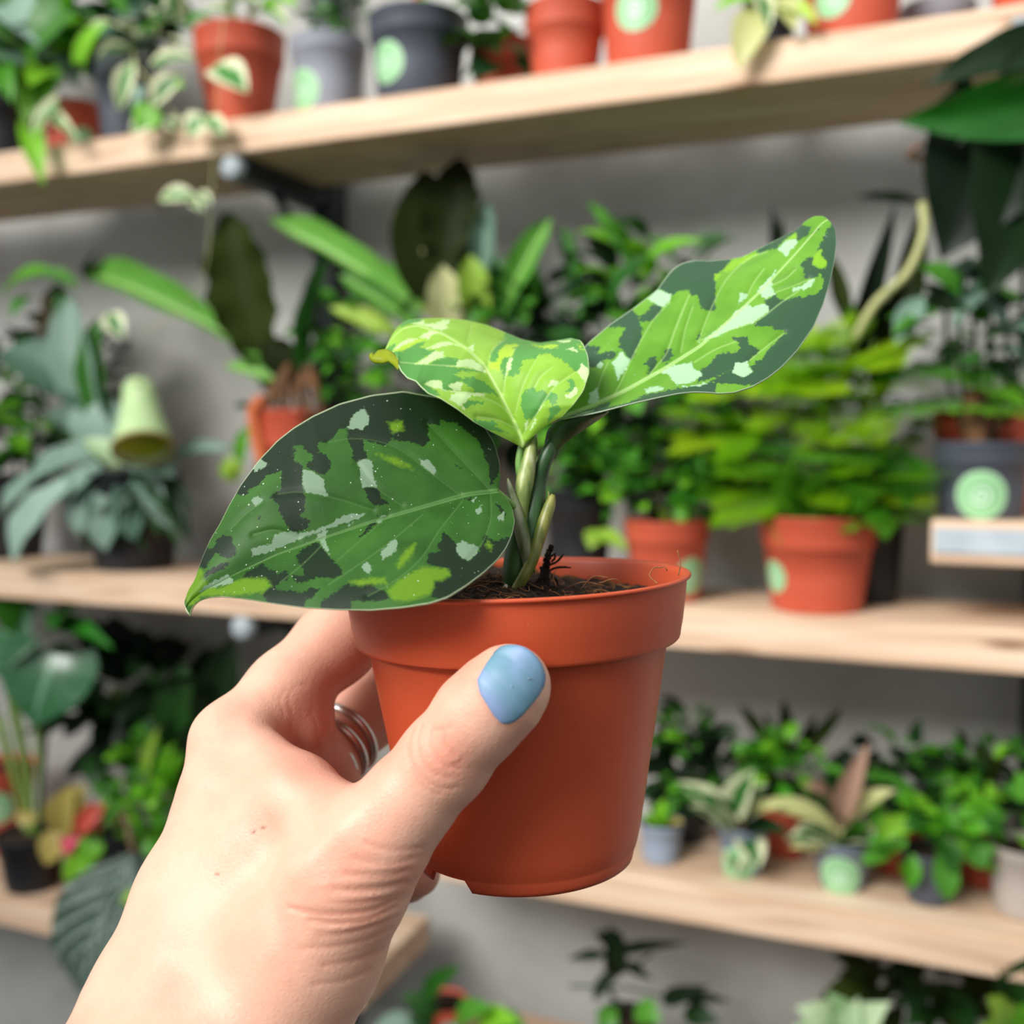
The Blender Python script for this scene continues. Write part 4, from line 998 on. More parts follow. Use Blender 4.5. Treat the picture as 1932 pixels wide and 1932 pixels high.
# ---- stems and sheaths
def stem_mat(name, c1, c2, c3=None, scale=90, rough=0.4):
    m, n, l, b = mat_new(name)
    t = N(n, 'ShaderNodeTexCoord'); mp = N(n, 'ShaderNodeMapping'); mp.inputs['Scale'].default_value = (1.6, 1.6, 0.5)
    l.new(t.outputs['Object'], mp.inputs[0])
    z = N(n, 'ShaderNodeTexNoise'); z.inputs['Scale'].default_value = scale; z.inputs['Detail'].default_value = 3; l.new(mp.outputs[0], z.inputs['Vector'])
    r = ramp(n, [(0.38, c1), (0.58, c2)] + ([(0.72, c3)] if c3 else [])); l.new(z.outputs['Fac'], r.inputs[0])
    l.new(r.outputs[0], b.inputs['Base Color']); b.inputs['Roughness'].default_value = rough
    b.inputs['Subsurface Weight'].default_value = 0.15; b.inputs['Subsurface Radius'].default_value = (0.002, 0.003, 0.001); b.inputs['Subsurface Scale'].default_value = 0.6
    z2 = N(n, 'ShaderNodeTexNoise'); z2.inputs['Scale'].default_value = 700; l.new(mp.outputs[0], z2.inputs['Vector'])
    bp = N(n, 'ShaderNodeBump'); bp.inputs['Strength'].default_value = 0.12; bp.inputs['Distance'].default_value = 0.0004
    l.new(z2.outputs['Fac'], bp.inputs['Height']); l.new(bp.outputs[0], b.inputs['Normal'])
    return m
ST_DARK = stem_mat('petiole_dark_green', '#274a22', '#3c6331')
ST_BASE = stem_mat('stem_base_green', '#24491f', '#41692f')
ST_PALE = stem_mat('sheath_pale', '#4f6e28', '#8c9a56', '#adb286', 230)
ST_LITE = stem_mat('petiole_light_green', '#4f7c33', '#6d9a48')
ST_GREY = stem_mat('sheath_grey', '#4a6028', '#7a8360', '#98987f', 230)
ST_TAN = stem_mat('sheath_olive', '#5d6828', '#868740', '#9a9560', 230)
SD0 = PD - 0.004
def stem(name, pts, mat, sides=14, n=30, flat=1.0):
    W = [P(x, y, d) for x, y, d, r in pts]
    return tube(name, W, [r * d / F for x, y, d, r in pts], mat, plant, sides, n, flat)
stem('stem', [(966, 1130, SD0, 16), (968, 1106, SD0, 21), (972, 1085, SD0, 25), (978, 1040, SD0, 25), (986, 990, SD0, 22), (991, 950, SD0, 17)], ST_BASE)
stem('petiole', [(997, 1080, SD0 - .001, 12), (1001, 1030, SD0 - .001, 16), (1004, 990, SD0 - .0005, 19), (1009, 950, SD0, 19), (1016, 905, SD0 + .001, 17), (1027, 872, SD0, 14), (1037, 848, SD0, 14), (1050, 822, SD0, 10)], ST_DARK)
stem('petiole', [(990, 960, SD0, 9), (984, 910, SD0, 8.5), (980, 870, SD0, 8), (984, 838, SD0, 6)], ST_LITE)
stem('leaf_sheath', [(984, 985, SD0 - .0025, 9), (985, 950, SD0 - .0025, 14), (991, 905, SD0 - .002, 17), (998, 870, SD0 - .0015, 14), (1004, 838, SD0 - .001, 10.5), (1007, 815, SD0, 7)], ST_PALE)
stem('leaf_sheath', [(998, 1075, SD0 - .004, 9), (990, 1030, SD0 - .0045, 13), (980, 985, SD0 - .0045, 14), (971, 955, SD0 - .0045, 11.5), (964, 930, SD0 - .004, 8), (960, 912, SD0 - .004, 4.5), (958, 902, SD0 - .004, 1.0)], ST_GREY)
stem('petiole', [(978, 965, SD0 - .004, 8), (957, 945, SD0 - .007, 7), (938, 928, SD0 - .010, 6)], ST_LITE)
stem('side_sheath', [(966, 1124, SD0 - .005, 9), (986, 1092, SD0 - .0055, 11), (1003, 1060, SD0 - .005, 11.5), (1016, 1020, SD0 - .004, 12), (1030, 975, SD0 - .003, 12), (1040, 945, SD0 - .002, 9), (1044, 933, SD0 - .002, 4)], ST_TAN)
stem('side_sheath', [(1012, 1025, SD0 - .003, 3), (1022, 985, SD0 - .001, 9), (1034, 950, SD0, 6), (1036, 938, SD0, 3), (1034.5, 927, SD0, 1)], ST_TAN)
stem('aerial_root', [(950, 1122, SD0 - .006, 7), (953, 1112, SD0 - .006, 6), (955, 1104, SD0 - .005, 3)], plain('pale_root', '#b9ae96', '#d4ccb9', 200, 0.7))

# ---- patterned leaves: margins and midrib traced as 3-D curves, patches stored as distances to their outlines
def poly(s, ox, oy, k):
    a = np.array([[float(v) for v in p.split(',')] for p in s.split()])
    return a / k + np.array([ox, oy])

def sdist(px, polys):
    """largest signed distance (px, + inside) of the points to a set of outlines"""
    best = np.full(len(px), -60.0)
    for q in polys:
        a = q; b = np.roll(q, -1, axis=0)
        lo, hi = q.min(0) - 60, q.max(0) + 60
        sel = np.where(np.all((px > lo) & (px < hi), axis=1))[0]
        if len(sel) == 0: continue
        p = px[sel]
        e = b - a
        w = p[:, None, :] - a[None]
        t = np.clip((w * e).sum(2) / ((e * e).sum(1) + 1e-9), 0, 1)
        d = np.sqrt(((w - t[..., None] * e) ** 2).sum(2)).min(1)
        c = ((a[None, :, 1] <= p[:, 1:2]) != (b[None, :, 1] <= p[:, 1:2]))
        xi = a[None, :, 0] + (p[:, 1:2] - a[None, :, 1]) / (e[None, :, 1] + 1e-12) * e[None, :, 0]
        ins = ((c & (p[:, 0:1] < xi)).sum(1) % 2) == 1
        best[sel] = np.maximum(best[sel], np.where(ins, d, -d))
    return best

def ldist(px, lines):
    best = np.full(len(px), 99.0)
    for q in lines:
        q = smooth_path(q, 24)
        a, b = q[:-1], q[1:]
        e = b - a
        w = px[:, None, :] - a[None]
        t = np.clip((w * e).sum(2) / ((e * e).sum(1) + 1e-9), 0, 1)
        best = np.minimum(best, np.sqrt(((w - t[..., None] * e) ** 2).sum(2)).min(1))
    return best

def lin_path(a, n):
    a = np.asarray(a, float)
    d = np.r_[0, np.cumsum(np.linalg.norm(np.diff(a[:, :2], axis=0), axis=1))]; d /= d[-1]
    ts = np.linspace(0, 1, n)
    return np.stack([np.interp(ts, d, a[:, i]) for i in range(a.shape[1])], 1)

def aglaonema_leaf(label, mid, up, low, dark, lime, silv, veins, mat, bulge=(0.002, 0.002), n=230, m=84, extra=None):
    """mid / up / low: (px, py, distance) polylines from leaf base to tip"""
    M_, U_, L_ = smooth_path(lin_path(mid, 40), n), smooth_path(lin_path(up, 70), n), smooth_path(lin_path(low, 70), n)
    rows = []
    S = []
    t = np.linspace(0, 1, n)
    vall = veins
    for side, E, bl in ((1, U_, bulge[0]), (-1, L_, bulge[1])):
        for j in range(m, -1, -1) if side == 1 else range(1, m + 1):
            s = j / m
            c = M_ * (1 - s) + E * s
            c[:, 2] -= bl * np.sin(math.pi * s) * np.sin(math.pi * np.clip(t * 1.02, 0, 1)) ** 0.7
            rows.append(c); S.append(side * s)
    G = np.stack(rows, 1)                     # n x (2m+1) x 3
    flat = G.reshape(-1, 3)
    px = flat[:, :2]
    vd = ldist(px, vall)
    Sg = np.tile(np.array(S), (n, 1)).reshape(-1)
    md = np.abs(Sg) * np.repeat(np.linalg.norm(U_[:, :2] - L_[:, :2], axis=1) / 2, 2 * m + 1)
    tt = np.repeat(t, 2 * m + 1)
    # relief: blades swell between the veins, the midrib is a grooved ridge
    flat[:, 2] += 0.00045 * np.exp(-(vd / 7) ** 2) - 0.00035 * np.exp(-(md / 6) ** 2) * (1 - tt)
    V = PA(flat)
    W = 2 * m + 1
    Fc = [[i * W + j, i * W + j + 1, (i + 1) * W + j + 1, (i + 1) * W + j] for i in range(n - 1) for j in range(W - 1)]
    att = {'dk': sdist(px, dark), 'lm': sdist(px, lime), 'sv': sdist(px, silv), 'vn': vd, 'md': md / (1.0 - 0.75 * tt), 'ed': np.abs(Sg), 'un': np.zeros(len(px))}
    if extra is not None:
        tp, bt = smooth_path(lin_path(extra[0], 12), 24), smooth_path(lin_path(extra[1], 12), 24)
        o0 = len(V); k = 9
        X = np.concatenate([(tp * (1 - s) + bt * s - np.array([0, 0, 0.0012]) * math.sin(math.pi * s)) for s in np.linspace(0, 1, k)])
        V = np.concatenate([V, PA(X)])
        Fc += [[o0 + i * 24 + j, o0 + i * 24 + j + 1, o0 + (i + 1) * 24 + j + 1, o0 + (i + 1) * 24 + j] for i in range(k - 1) for j in range(23)]
        e = len(X)
        for key, val in (('dk', -60), ('lm', -60), ('sv', -60), ('vn', 99), ('md', 99), ('un', 1)): att[key] = np.r_[att[key], np.full(e, float(val))]
        att['ed'] = np.r_[att['ed'], np.abs(np.repeat(np.linspace(-1, 1, k), 24))]
    o = mk('leaf', V, Fc, mat, plant, attrs=att)
    o['label'] = label
    sol = o.modifiers.new('thickness', 'SOLIDIFY'); sol.thickness = 0.00035; sol.offset = 0
    return o

def agl_mat(name, base, dark, lime, silver, vein, edge, under, limesoft=1.5, rough=0.42, trans=0.25, dust=0.0):
    m, n, l, b = mat_new(name)
    t = N(n, 'ShaderNodeTexCoord')
    def attr(k):
        a = N(n, 'ShaderNodeAttribute'); a.attribute_name = k; return a.outputs['Fac']
    def noise(scale, det=3):
        z = N(n, 'ShaderNodeTexNoise'); z.inputs['Scale'].default_value = scale; z.inputs['Detail'].default_value = det
        l.new(t.outputs['Object'], z.inputs['Vector']); return z.outputs['Fac']
    jag = noise(1150, 4)
    def mask(k, amp, soft):
        a = N(n, 'ShaderNodeMath', operation='MULTIPLY_ADD'); l.new(jag, a.inputs[0]); a.inputs[1].default_value = amp; a.inputs[2].default_value = -amp / 2
        c = N(n, 'ShaderNodeMath', operation='ADD'); l.new(attr(k), c.inputs[0]); l.new(a.outputs[0], c.inputs[1])
        r = N(n, 'ShaderNodeMapRange'); r.inputs['From Min'].default_value = -soft; r.inputs['From Max'].default_value = soft
        l.new(c.outputs[0], r.inputs['Value']); return r.outputs[0]
    def mix(f, a, bcol):
        x = N(n, 'ShaderNodeMixRGB'); l.new(f, x.inputs[0]) if not isinstance(f, float) else setattr(x.inputs[0], 'default_value', f)
        l.new(a, x.inputs[1]); x.inputs[2].default_value = hexl(bcol) ; return x.outputs[0]
    rb = ramp(n, [(0.3, base[0]), (0.7, base[1])]); l.new(noise(90, 4), rb.inputs[0])
    col = rb.outputs[0]
    col = mix(mask('dk', 16, 1.0), col, dark)
    col = mix(mask('lm', 15, limesoft), col, lime)
    col = mix(mask('sv', 12, 1.0), col, silver)
    # veins and midrib
    rv = ramp(n, [(0.0, 0.45), (1.0, 0.0)]); sc_ = N(n, 'ShaderNodeMath', operation='MULTIPLY'); sc_.inputs[1].default_value = 1 / 2.4
    l.new(attr('vn'), sc_.inputs[0]); l.new(sc_.outputs[0], rv.inputs[0]); col = mix(rv.outputs[0], col, vein)
    rm = ramp(n, [(0.0, 0.25), (0.25, 0.75), (0.75, 0.7), (1.0, 0.0)]); s2 = N(n, 'ShaderNodeMath', operation='MULTIPLY'); s2.inputs[1].default_value = 1 / 5.5
    l.new(attr('md'), s2.inputs[0]); l.new(s2.outputs[0], rm.inputs[0]); col = mix(rm.outputs[0], col, vein)
    re = ramp(n, [(0.988, 0.0), (0.995, 0.8)]); l.new(attr('ed'), re.inputs[0]); col = mix(re.outputs[0], col, edge)
    col = mix(attr('un'), col, under)
    geo = N(n, 'ShaderNodeNewGeometry')
    if dust:
        v = N(n, 'ShaderNodeTexVoronoi'); v.inputs['Scale'].default_value = 520; l.new(t.outputs['Object'], v.inputs['Vector'])
        cl = noise(60, 2); th = N(n, 'ShaderNodeMath', operation='MULTIPLY_ADD'); l.new(cl, th.inputs[0]); th.inputs[1].default_value = -0.35; l.new(v.outputs['Distance'], th.inputs[2])
        rd = ramp(n, [(0.0, dust), (0.02, 0.0)])
        sh = N(n, 'ShaderNodeMath', operation='ADD'); sh.inputs[1].default_value = 0.135; l.new(th.outputs[0], sh.inputs[0]); l.new(sh.outputs[0], rd.inputs[0])
        col = mix(rd.outputs[0], col, '#d5ddcf')
    l.new(col, b.inputs['Base Color'])
    b.inputs['Roughness'].default_value = rough; b.inputs['Specular IOR Level'].default_value = 0.2
    bp = N(n, 'ShaderNodeBump'); bp.inputs['Strength'].default_value = 0.25; bp.inputs['Distance'].default_value = 0.0004
    fine = N(n, 'ShaderNodeMath', operation='MULTIPLY_ADD'); l.new(noise(2600, 2), fine.inputs[0]); fine.inputs[1].default_value = 0.35; l.new(rv.outputs[0], fine.inputs[2])
    l.new(fine.outputs[0], bp.inputs['Height']); l.new(bp.outputs[0], b.inputs['Normal'])
    tr = N(n, 'ShaderNodeBsdfTranslucent'); l.new(col, tr.inputs[0])
    mxs = N(n, 'ShaderNodeMixShader'); mxs.inputs[0].default_value = trans
    l.new(b.outputs[0], mxs.inputs[1]); l.new(tr.outputs[0], mxs.inputs[2]); l.new(mxs.outputs[0], n['Material Output'].inputs['Surface'])
    return m

K3, K2 = 6.0375, 8.7818
def pa(s): return poly(s, 340, 860, K3)
def pb(s): return poly(s, 500, 720, K3)
def pc(s): return poly(s, 660, 860, K3)
def pd(s): return poly(s, 690, 590, K2)
def pe(s): return poly(s, 900, 630, K2)
def pf(s): return poly(s, 1020, 540, K3)
def pg(s): return poly(s, 1260, 400, K3)
def p7(s): return poly(s, 330, 380, 2.415)

# -- leaf 1: dark, drooping to the left in front of the rim
mid1 = [(939, 928, .247), (880, 934, .2445), (800, 957, .241), (700, 986, .238), (620, 1013, .236), (520, 1048, .234), (440, 1086, .2325), (390, 1113, .232), (366, 1130, .231), (353, 1146, .230), (359, 1162, .2285)]
up1 = [(939, 928, .247), (943, 905, .250), (942, 875, .2535), (933, 838, .257), (912, 803, .2595), (878, 775, .261), (830, 751, .2615), (762, 739, .261), (702, 746, .2595), (642, 762, .2575), (590, 786, .255), (556, 807, .2535), (540, 819, .253),
       (524, 832, .252), (490, 868, .249), (456, 914, .246), (431, 958, .2435), (418, 985, .242), (398, 1018, .240), (384, 1050, .2375), (374, 1078, .2355), (369, 1094, .2345), (357, 1113, .2325), (349, 1136, .2305), (351, 1150, .2292), (359, 1162, .2285)]
low1 = [(939, 928, .247), (954, 939, .2445), (966, 960, .240), (971, 985, .236), (966, 1010, .2315), (955, 1035, .2275), (938, 1058, .2235), (912, 1082, .2185), (880, 1106, .2140), (845, 1128, .2105), (812, 1139, .2095), (760, 1147, .2095), (700, 1152, .2115), (640, 1151, .214),
        (575, 1147, .2165), (510, 1138, .2195), (460, 1130, .222), (420, 1126, .2245), (392, 1128, .2265), (374, 1136, .228), (363, 1146, .2285), (361, 1154, .2284), (359, 1162, .2285)]
dark1 = [pb('-100,900 -100,100 1932,0 1990,500 1870,480 1850,560 1870,690 1800,740 1640,690 1440,660 1370,740 1240,700 1100,670 1130,770 1160,850 1170,880 1060,920 1000,880 985,750 930,660 950,600 940,550 870,540 800,600 780,660 680,700 600,700 610,800 680,830 750,900 740,1000 690,1070 640,1070 600,1040 470,980 490,930 550,880 540,830 470,800 430,720 340,740 300,770 370,800 300,850 340,900 400,940 440,980 430,1080 430,1250 470,1320 450,1480 390,1540 480,1570 510,1600 500,1660 430,1700 370,1715 290,1700 230,1600 170,1500 150,1400 60,1310 190,1230 190,1020 0,1090 -40,1170 -100,1200'),
         pa('880,-40 1300,-20 1290,120 1160,170 1000,210 930,300 920,350 860,350 740,450 640,450 590,500 480,620 430,700 300,600 300,0'),
         pb('1115,1215 1200,1208 1280,1215 1330,1330 1420,1400 1240,1415 1180,1350'),
         pa('510,895 600,935 610,1030 650,1060 620,1130 540,1175 480,1150 430,1110 390,1140 330,1230 300,1290 200,1270 180,1150 240,1050 310,1000 330,1080 400,1020 430,950'),
         pa('570,1210 500,1290 300,1390 250,1350 400,1260 480,1220'),
         pa('1550,975 1600,1030 1680,1130 1760,1220 1840,1290 1850,1370 1700,1400 1560,1400 1440,1440 1330,1460 1270,1370 1410,1370 1400,1280 1350,1230 1330,1150 1380,1070 1490,1020'),
         pa('940,1225 1000,1280 1030,1310 1090,1310 1110,1370 1190,1290 1260,1380 1220,1420 1090,1480 1090,1530 1300,1550 1400,1560 1480,1515 1590,1520 1540,1600 1450,1640 1400,1760 1000,1680 950,1580 1040,1480 960,1400 700,1400 760,1330 850,1280'),
         p7('1050,850 1250,880 1400,980 1490,1130 1475,1240 1440,1300 1425,1200 1380,1090 1280,1010 1160,990 1050,975'), pa('880,690 930,690 930,730 880,730'), pa('1640,1650 1932,1450 1960,1760 1560,1760'),  # first outline paints in the shading of the curved upper right margin
         pc('1060,870 1130,920 1215,1020 1215,1080 1270,1170 1340,1190 1470,1090 1500,1000 1540,900 1580,950 1680,980 1780,930 1910,950 1820,1200 1500,1500 1050,1660 920,1600 960,1480 960,1430 1150,1380 1120,1300 1020,1280 870,1230 900,1130 1040,1090 990,1050 1040,960'),
         pc('0,1500 130,1445 260,1450 320,1530 400,1540 440,1600 480,1640 300,1660 0,1660'), pc('1200,95 1260,140 1260,180 1215,140'), pc('1660,550 1720,660 1780,700 1740,600'), pc('1300,500 1390,480 1380,520'),
         pc('120,930 230,790 320,690 300,770 190,890')]
lime1 = [pa('700,1410 960,1400 1040,1480 940,1560 700,1590 420,1600 250,1610 150,1700 60,1700 60,1500 210,1290 280,1330 250,1400 420,1520'),
         pc('840,1270 1020,1290 1110,1300 1150,1370 1060,1420 960,1430 960,1480 920,1580 640,1670 480,1640 430,1540 600,1400'), pc('760,1000 680,1180 560,1290 530,1250 640,1080'), pc('1575,980 1620,1030 1600,1080 1550,1040'),
         pb('1270,830 1500,870 1700,1000 1500,960'), pc('0,1440 250,1400 400,1400 420,1460 100,1480'), pb('1400,470 1560,460 1580,560 1450,590')]
silv1 = [pa('930,40 1000,105 930,160 850,180 825,140 860,60'), pa('885,460 950,500 870,585 805,515'), pa('1405,150 1500,180 1600,240 1645,300 1640,370 1700,470 1550,440 1430,415 1395,330 1395,250'),
         pa('820,1060 920,1030 1040,1010 1060,920 1130,880 1260,855 1350,880 1500,860 1700,780 1900,700 1932,740 1400,940 1000,1100 820,1150'), pa('1690,850 1660,900 1660,980 1700,1080 1700,1140 1640,1060 1590,980 1540,960 1570,890'),
         pa('540,1350 610,1420 590,1460 400,1500 200,1560 300,1470'), pb('1130,310 1190,400 1180,480 1110,555 1050,540 960,555 930,530 970,490 980,420 1030,360'),
         pb('1180,885 1225,920 1230,1050 1250,1120 1290,1210 1180,1200 1110,1210 1080,1080 1080,980 1050,920 1120,885'), pb('800,1580 900,1530 980,1510 1150,1500 1080,1560 830,1640 750,1660'), pb('1385,1515 1310,1620 1260,1610 1300,1550'), pb('920,1635 1020,1600 960,1650'),
         pc('785,30 850,60 890,30 980,180 980,250 900,180 820,110'), pc('520,950 550,1000 540,1080 450,1150 370,1185 355,1090 420,1040 470,970'), pc('190,1215 260,1265 220,1365 180,1330 140,1270'),
         pc('1285,965 1340,1010 1410,1010 1465,1060 1440,1140 1340,1195 1275,1170 1210,1100 1220,1020'), pc('1485,570 1510,630 1460,690 1425,640'), pc('1755,640 1750,755 1680,730 1690,690'), pc('1450,465 1410,540 1385,510')]
vein1 = [p7(s) for s in ('1430,1310 1290,1160 1150,1010', '1300,1340 1180,1250 1000,1120 900,1090 780,1085 700,1100', '900,1408 750,1360 640,1335 560,1325 470,1335', '1310,1370 1200,1510 1130,1620 990,1740 880,1800', '1130,1430 1000,1540 850,1650 700,1750',
                         '970,1440 820,1570 740,1640', '1440,1340 1440,1450 1400,1560 1340,1640', '400,1370 330,1420 250,1500', '560,1530 450,1500 360,1520', '1030,1385 900,1290 830,1200', '680,1560 590,1650 480,1740')]
LEAF1 = agl_mat('camouflage_dark', ('#234a14', '#335f1d'), '#10240f', '#587d12', '#71896f', '#54783f', '#b0bd98', '#8da22c', limesoft=4.0, trans=0.10, rough=0.5, dust=0.7)
aglaonema_leaf('large dark leaf drooping to the left', mid1, up1, low1, dark1, lime1, silv1, vein1, LEAF1, bulge=(0.004, 0.003))

# -- leaf 2: light yellow-green, arching towards the camera, its tip curled
mid2 = [(986, 844, .2565), (976, 812, .2565), (960, 780, .257), (938, 737, .2585), (911, 689, .261), (884, 661, .2635), (861, 645, .266), (836, 630, .269), (810, 621, .272), (786, 614, .2745), (762, 619, .274), (742, 636, .2705), (728, 659, .266)]
up2 = [(986, 844, .2565), (1000, 828, .254), (1030, 803, .251), (1062, 785, .2485), (1083, 763, .247), (1101, 738, .2475), (1112, 703, .250), (1110, 672, .2535), (1098, 644, .260), (1076, 639, .268), (1046, 644, .275), (1016, 648, .280), (984, 641, .284), (950, 627, .286), (918, 614, .287), (880, 605, .287),
       (835, 601, .286), (795, 602, .2845), (770, 604, .282), (752, 616, .278), (738, 637, .272), (728, 659, .266)]
low2 = [(986, 844, .2565), (962, 832, .2545), (925, 814, .252), (895, 797, .250), (862, 772, .2485), (832, 753, .248), (808, 743, .248), (794, 730, .2483), (785, 720, .249), (769, 714, .250), (757, 701, .252), (751, 688, .254), (751, 678, .256), (746, 670, .259), (737, 664, .2625), (728, 659, .266)]
mg2 = [pd('330,610 450,540 520,530 450,650 600,640 760,560 860,510 990,485 910,570 1000,610 1150,640 1100,690 1000,740 820,850 1040,860 1120,800 1250,760 1420,750 1560,800 1510,840 1500,890 1350,890 1600,920 1990,980 1990,1010 1600,970 1460,1030 1580,1100 1780,1075 1990,1160 1990,1340 1840,1290 1620,1180 1570,1150 1370,1220 1560,1300 1270,1290 1250,1140 1090,1130 970,1180 1080,1250 1160,1300 1240,1390 1010,1360 900,1230 700,1110 560,970 500,740 420,670'),
       pd('1600,1500 1700,1450 1990,1500 1760,1530 1680,1590 1600,1550'), pd('500,300 700,90 960,60 900,170 700,200 560,260'),
       pe('230,330 300,220 440,100 480,-30 600,-10 900,100 1050,130 1300,60 1640,60 1880,330 1890,560 1800,640 1640,630 1530,540 1400,430 1260,380 1200,330 1050,350 960,430 870,410 760,440 740,540 680,670 600,720 540,690 520,600 480,680 440,740 430,600 390,660 360,480 300,540 250,520 200,460'),
       pe('880,900 960,910 980,960 1080,930 1140,1000 1240,970 1350,1030 1330,1130 1250,1180 1190,1100 1100,1160 1000,1320 920,1420 790,1400 790,1330 730,1200 740,1080 800,960'), pe('1490,780 1560,760 1640,860 1570,970 1480,960 1540,890 1530,810'),
       pe('-60,760 120,810 280,930 400,1090 250,1000 -60,970'), pe('-60,1420 300,1460 350,1500 280,1540 530,1650 300,1600 150,1600 -60,1500'), pe('1200,1250 1340,1170 1400,1270 1180,1460')]
lime2 = [pe('360,290 480,190 650,175 700,195 590,240 625,270 580,400 450,400 390,480 380,640 200,560 200,460 340,470 360,370'), pe('910,180 1080,210 1250,180 1350,190 1340,230 1160,250 1050,240'), pe('1670,190 1740,220 1780,290 1700,240'),
         pd('450,650 540,530 700,450 870,440 1020,450 860,500 760,560 600,640')]
pale2 = [pd('750,190 880,170 960,130 970,190 1130,190 1290,130 1400,130 1390,170 1330,210 1370,260 1250,310 900,210'), pd('870,430 960,370 1080,300 1230,350 1100,380 1040,440 900,420 600,570 450,650 540,530 700,450'), pd('1150,650 1310,660 1280,700 1300,740 1180,770 1030,865 820,855 960,780'),
         pd('1000,610 1200,520 1330,480 1600,560 1400,540 1200,590'), pd('1740,770 1960,920 1960,980 1700,910 1350,895 1500,890 1520,810'), pd('1250,1130 1270,1280 1100,1240 970,1190 1080,1130'), pd('1360,1220 1520,1150 1630,1170 1570,1230 1580,1300 1450,1290'),
         pd('1320,1300 1960,1340 1960,1390 1750,1380 1690,1440 1600,1520 1630,1600 1390,1450 1420,1380 1480,1330'), pd('1800,515 1780,640 1700,590'), pe('590,400 560,580 490,680 490,540 530,430'), pe('1340,130 1570,110 1540,140 1420,160'), pe('1460,260 1600,240 1670,270 1660,320 1600,290'), pe('1740,490 1840,600 1830,800 1770,790 1660,640'),
         pe('1270,760 1350,790 1300,870 1180,870 1200,800'), pe('1640,880 1670,940 1620,1040 1470,1090 1470,1010 1560,980'), pe('-40,480 150,620 160,670 -40,590'), pe('1190,1100 1130,1160 1000,1340 1060,1200'), pe('800,1480 860,1430 840,1520 800,1600'), pe('980,1400 1010,1420 900,1590 880,1590')]
vein2 = [pe('650,1310 740,950 850,680 1020,380'), pe('455,960 490,680 600,300 640,250'), pe('790,1650 1000,1320 1300,880 1680,620'), pe('190,560 230,330 480,80'), pe('960,900 1060,720 1250,560'), pd('1932,970 1600,910 1040,870 560,830'), pd('1932,1380 1600,1330 1300,1300 980,1195'), pd('1590,580 1330,490 1000,610'), pd('1700,480 1760,220'), pe('600,1400 350,1180 0,1020'), pe('680,1600 350,1440 0,1380')]
LEAF2 = agl_mat('camouflage_light', ('#94c53e', '#aad65a'), '#66a854', '#bbdf48', '#d3ecaf', '#cfe89a', '#e6f2c8', '#9aa81c', limesoft=1.5, trans=0.4, rough=0.4)
aglaonema_leaf('light yellow-green middle leaf with a curled tip', mid2, up2, low2, mg2, lime2, pale2, vein2, LEAF2, bulge=(0.003, 0.002),
               extra=([(752, 676, .2575), (737, 662, .2605), (727, 659.5, .262), (714, 661.5, .262), (706, 670, .262), (701, 665, .262), (698.5, 669, .2625)],
                      [(752, 699, .2535), (742, 688, .256), (733, 682, .257), (722, 686, .259), (708, 685, .260), (699, 680, .261), (697, 672, .2625)]))

# -- leaf 3: long, reaching up to the right
mid3 = [(1036, 800, .262), (1075, 786, .262), (1120, 768, .2625), (1180, 740, .263), (1250, 700, .264), (1320, 655, .2655), (1380, 602, .267), (1440, 545, .2685), (1500, 480, .270), (1535, 440, .271), (1552, 420, .2715), (1562, 415, .272)]
up3 = [(1036, 800, .262), (1040, 780, .2655), (1060, 745, .270), (1080, 700, .2735), (1096, 664, .2765), (1110, 648, .2785), (1150, 614, .2815), (1200, 579, .284), (1240, 548, .2855), (1263, 516, .287), (1277, 503, .287), (1292, 496, .287), (1312, 492, .286), (1340, 493, .285), (1375, 490, .284), (1402, 485, .283), (1440, 466, .281), (1480, 446, .279), (1508, 431, .2775), (1520, 418, .2765), (1536, 409, .275), (1551, 408, .2735), (1558, 411, .2725), (1562, 415, .272)]
low3 = [(1036, 800, .262), (1050, 792, .256), (1075, 788, .252), (1105, 783, .250), (1130, 778, .249), (1165, 769, .248), (1200, 760, .2475), (1240, 751, .2475), (1280, 743, .248), (1310, 740, .2485), (1335, 741, .2485), (1358, 743, .2485), (1385, 741, .249), (1420, 730, .2495), (1450, 713, .251), (1475, 693, .2525), (1505, 661, .255), (1535, 617, .2575), (1553, 575, .260), (1566, 532, .2625), (1574, 495, .2645), (1578, 460, .2665), (1577, 436, .268), (1572, 426, .2695), (1562, 415, .272)]
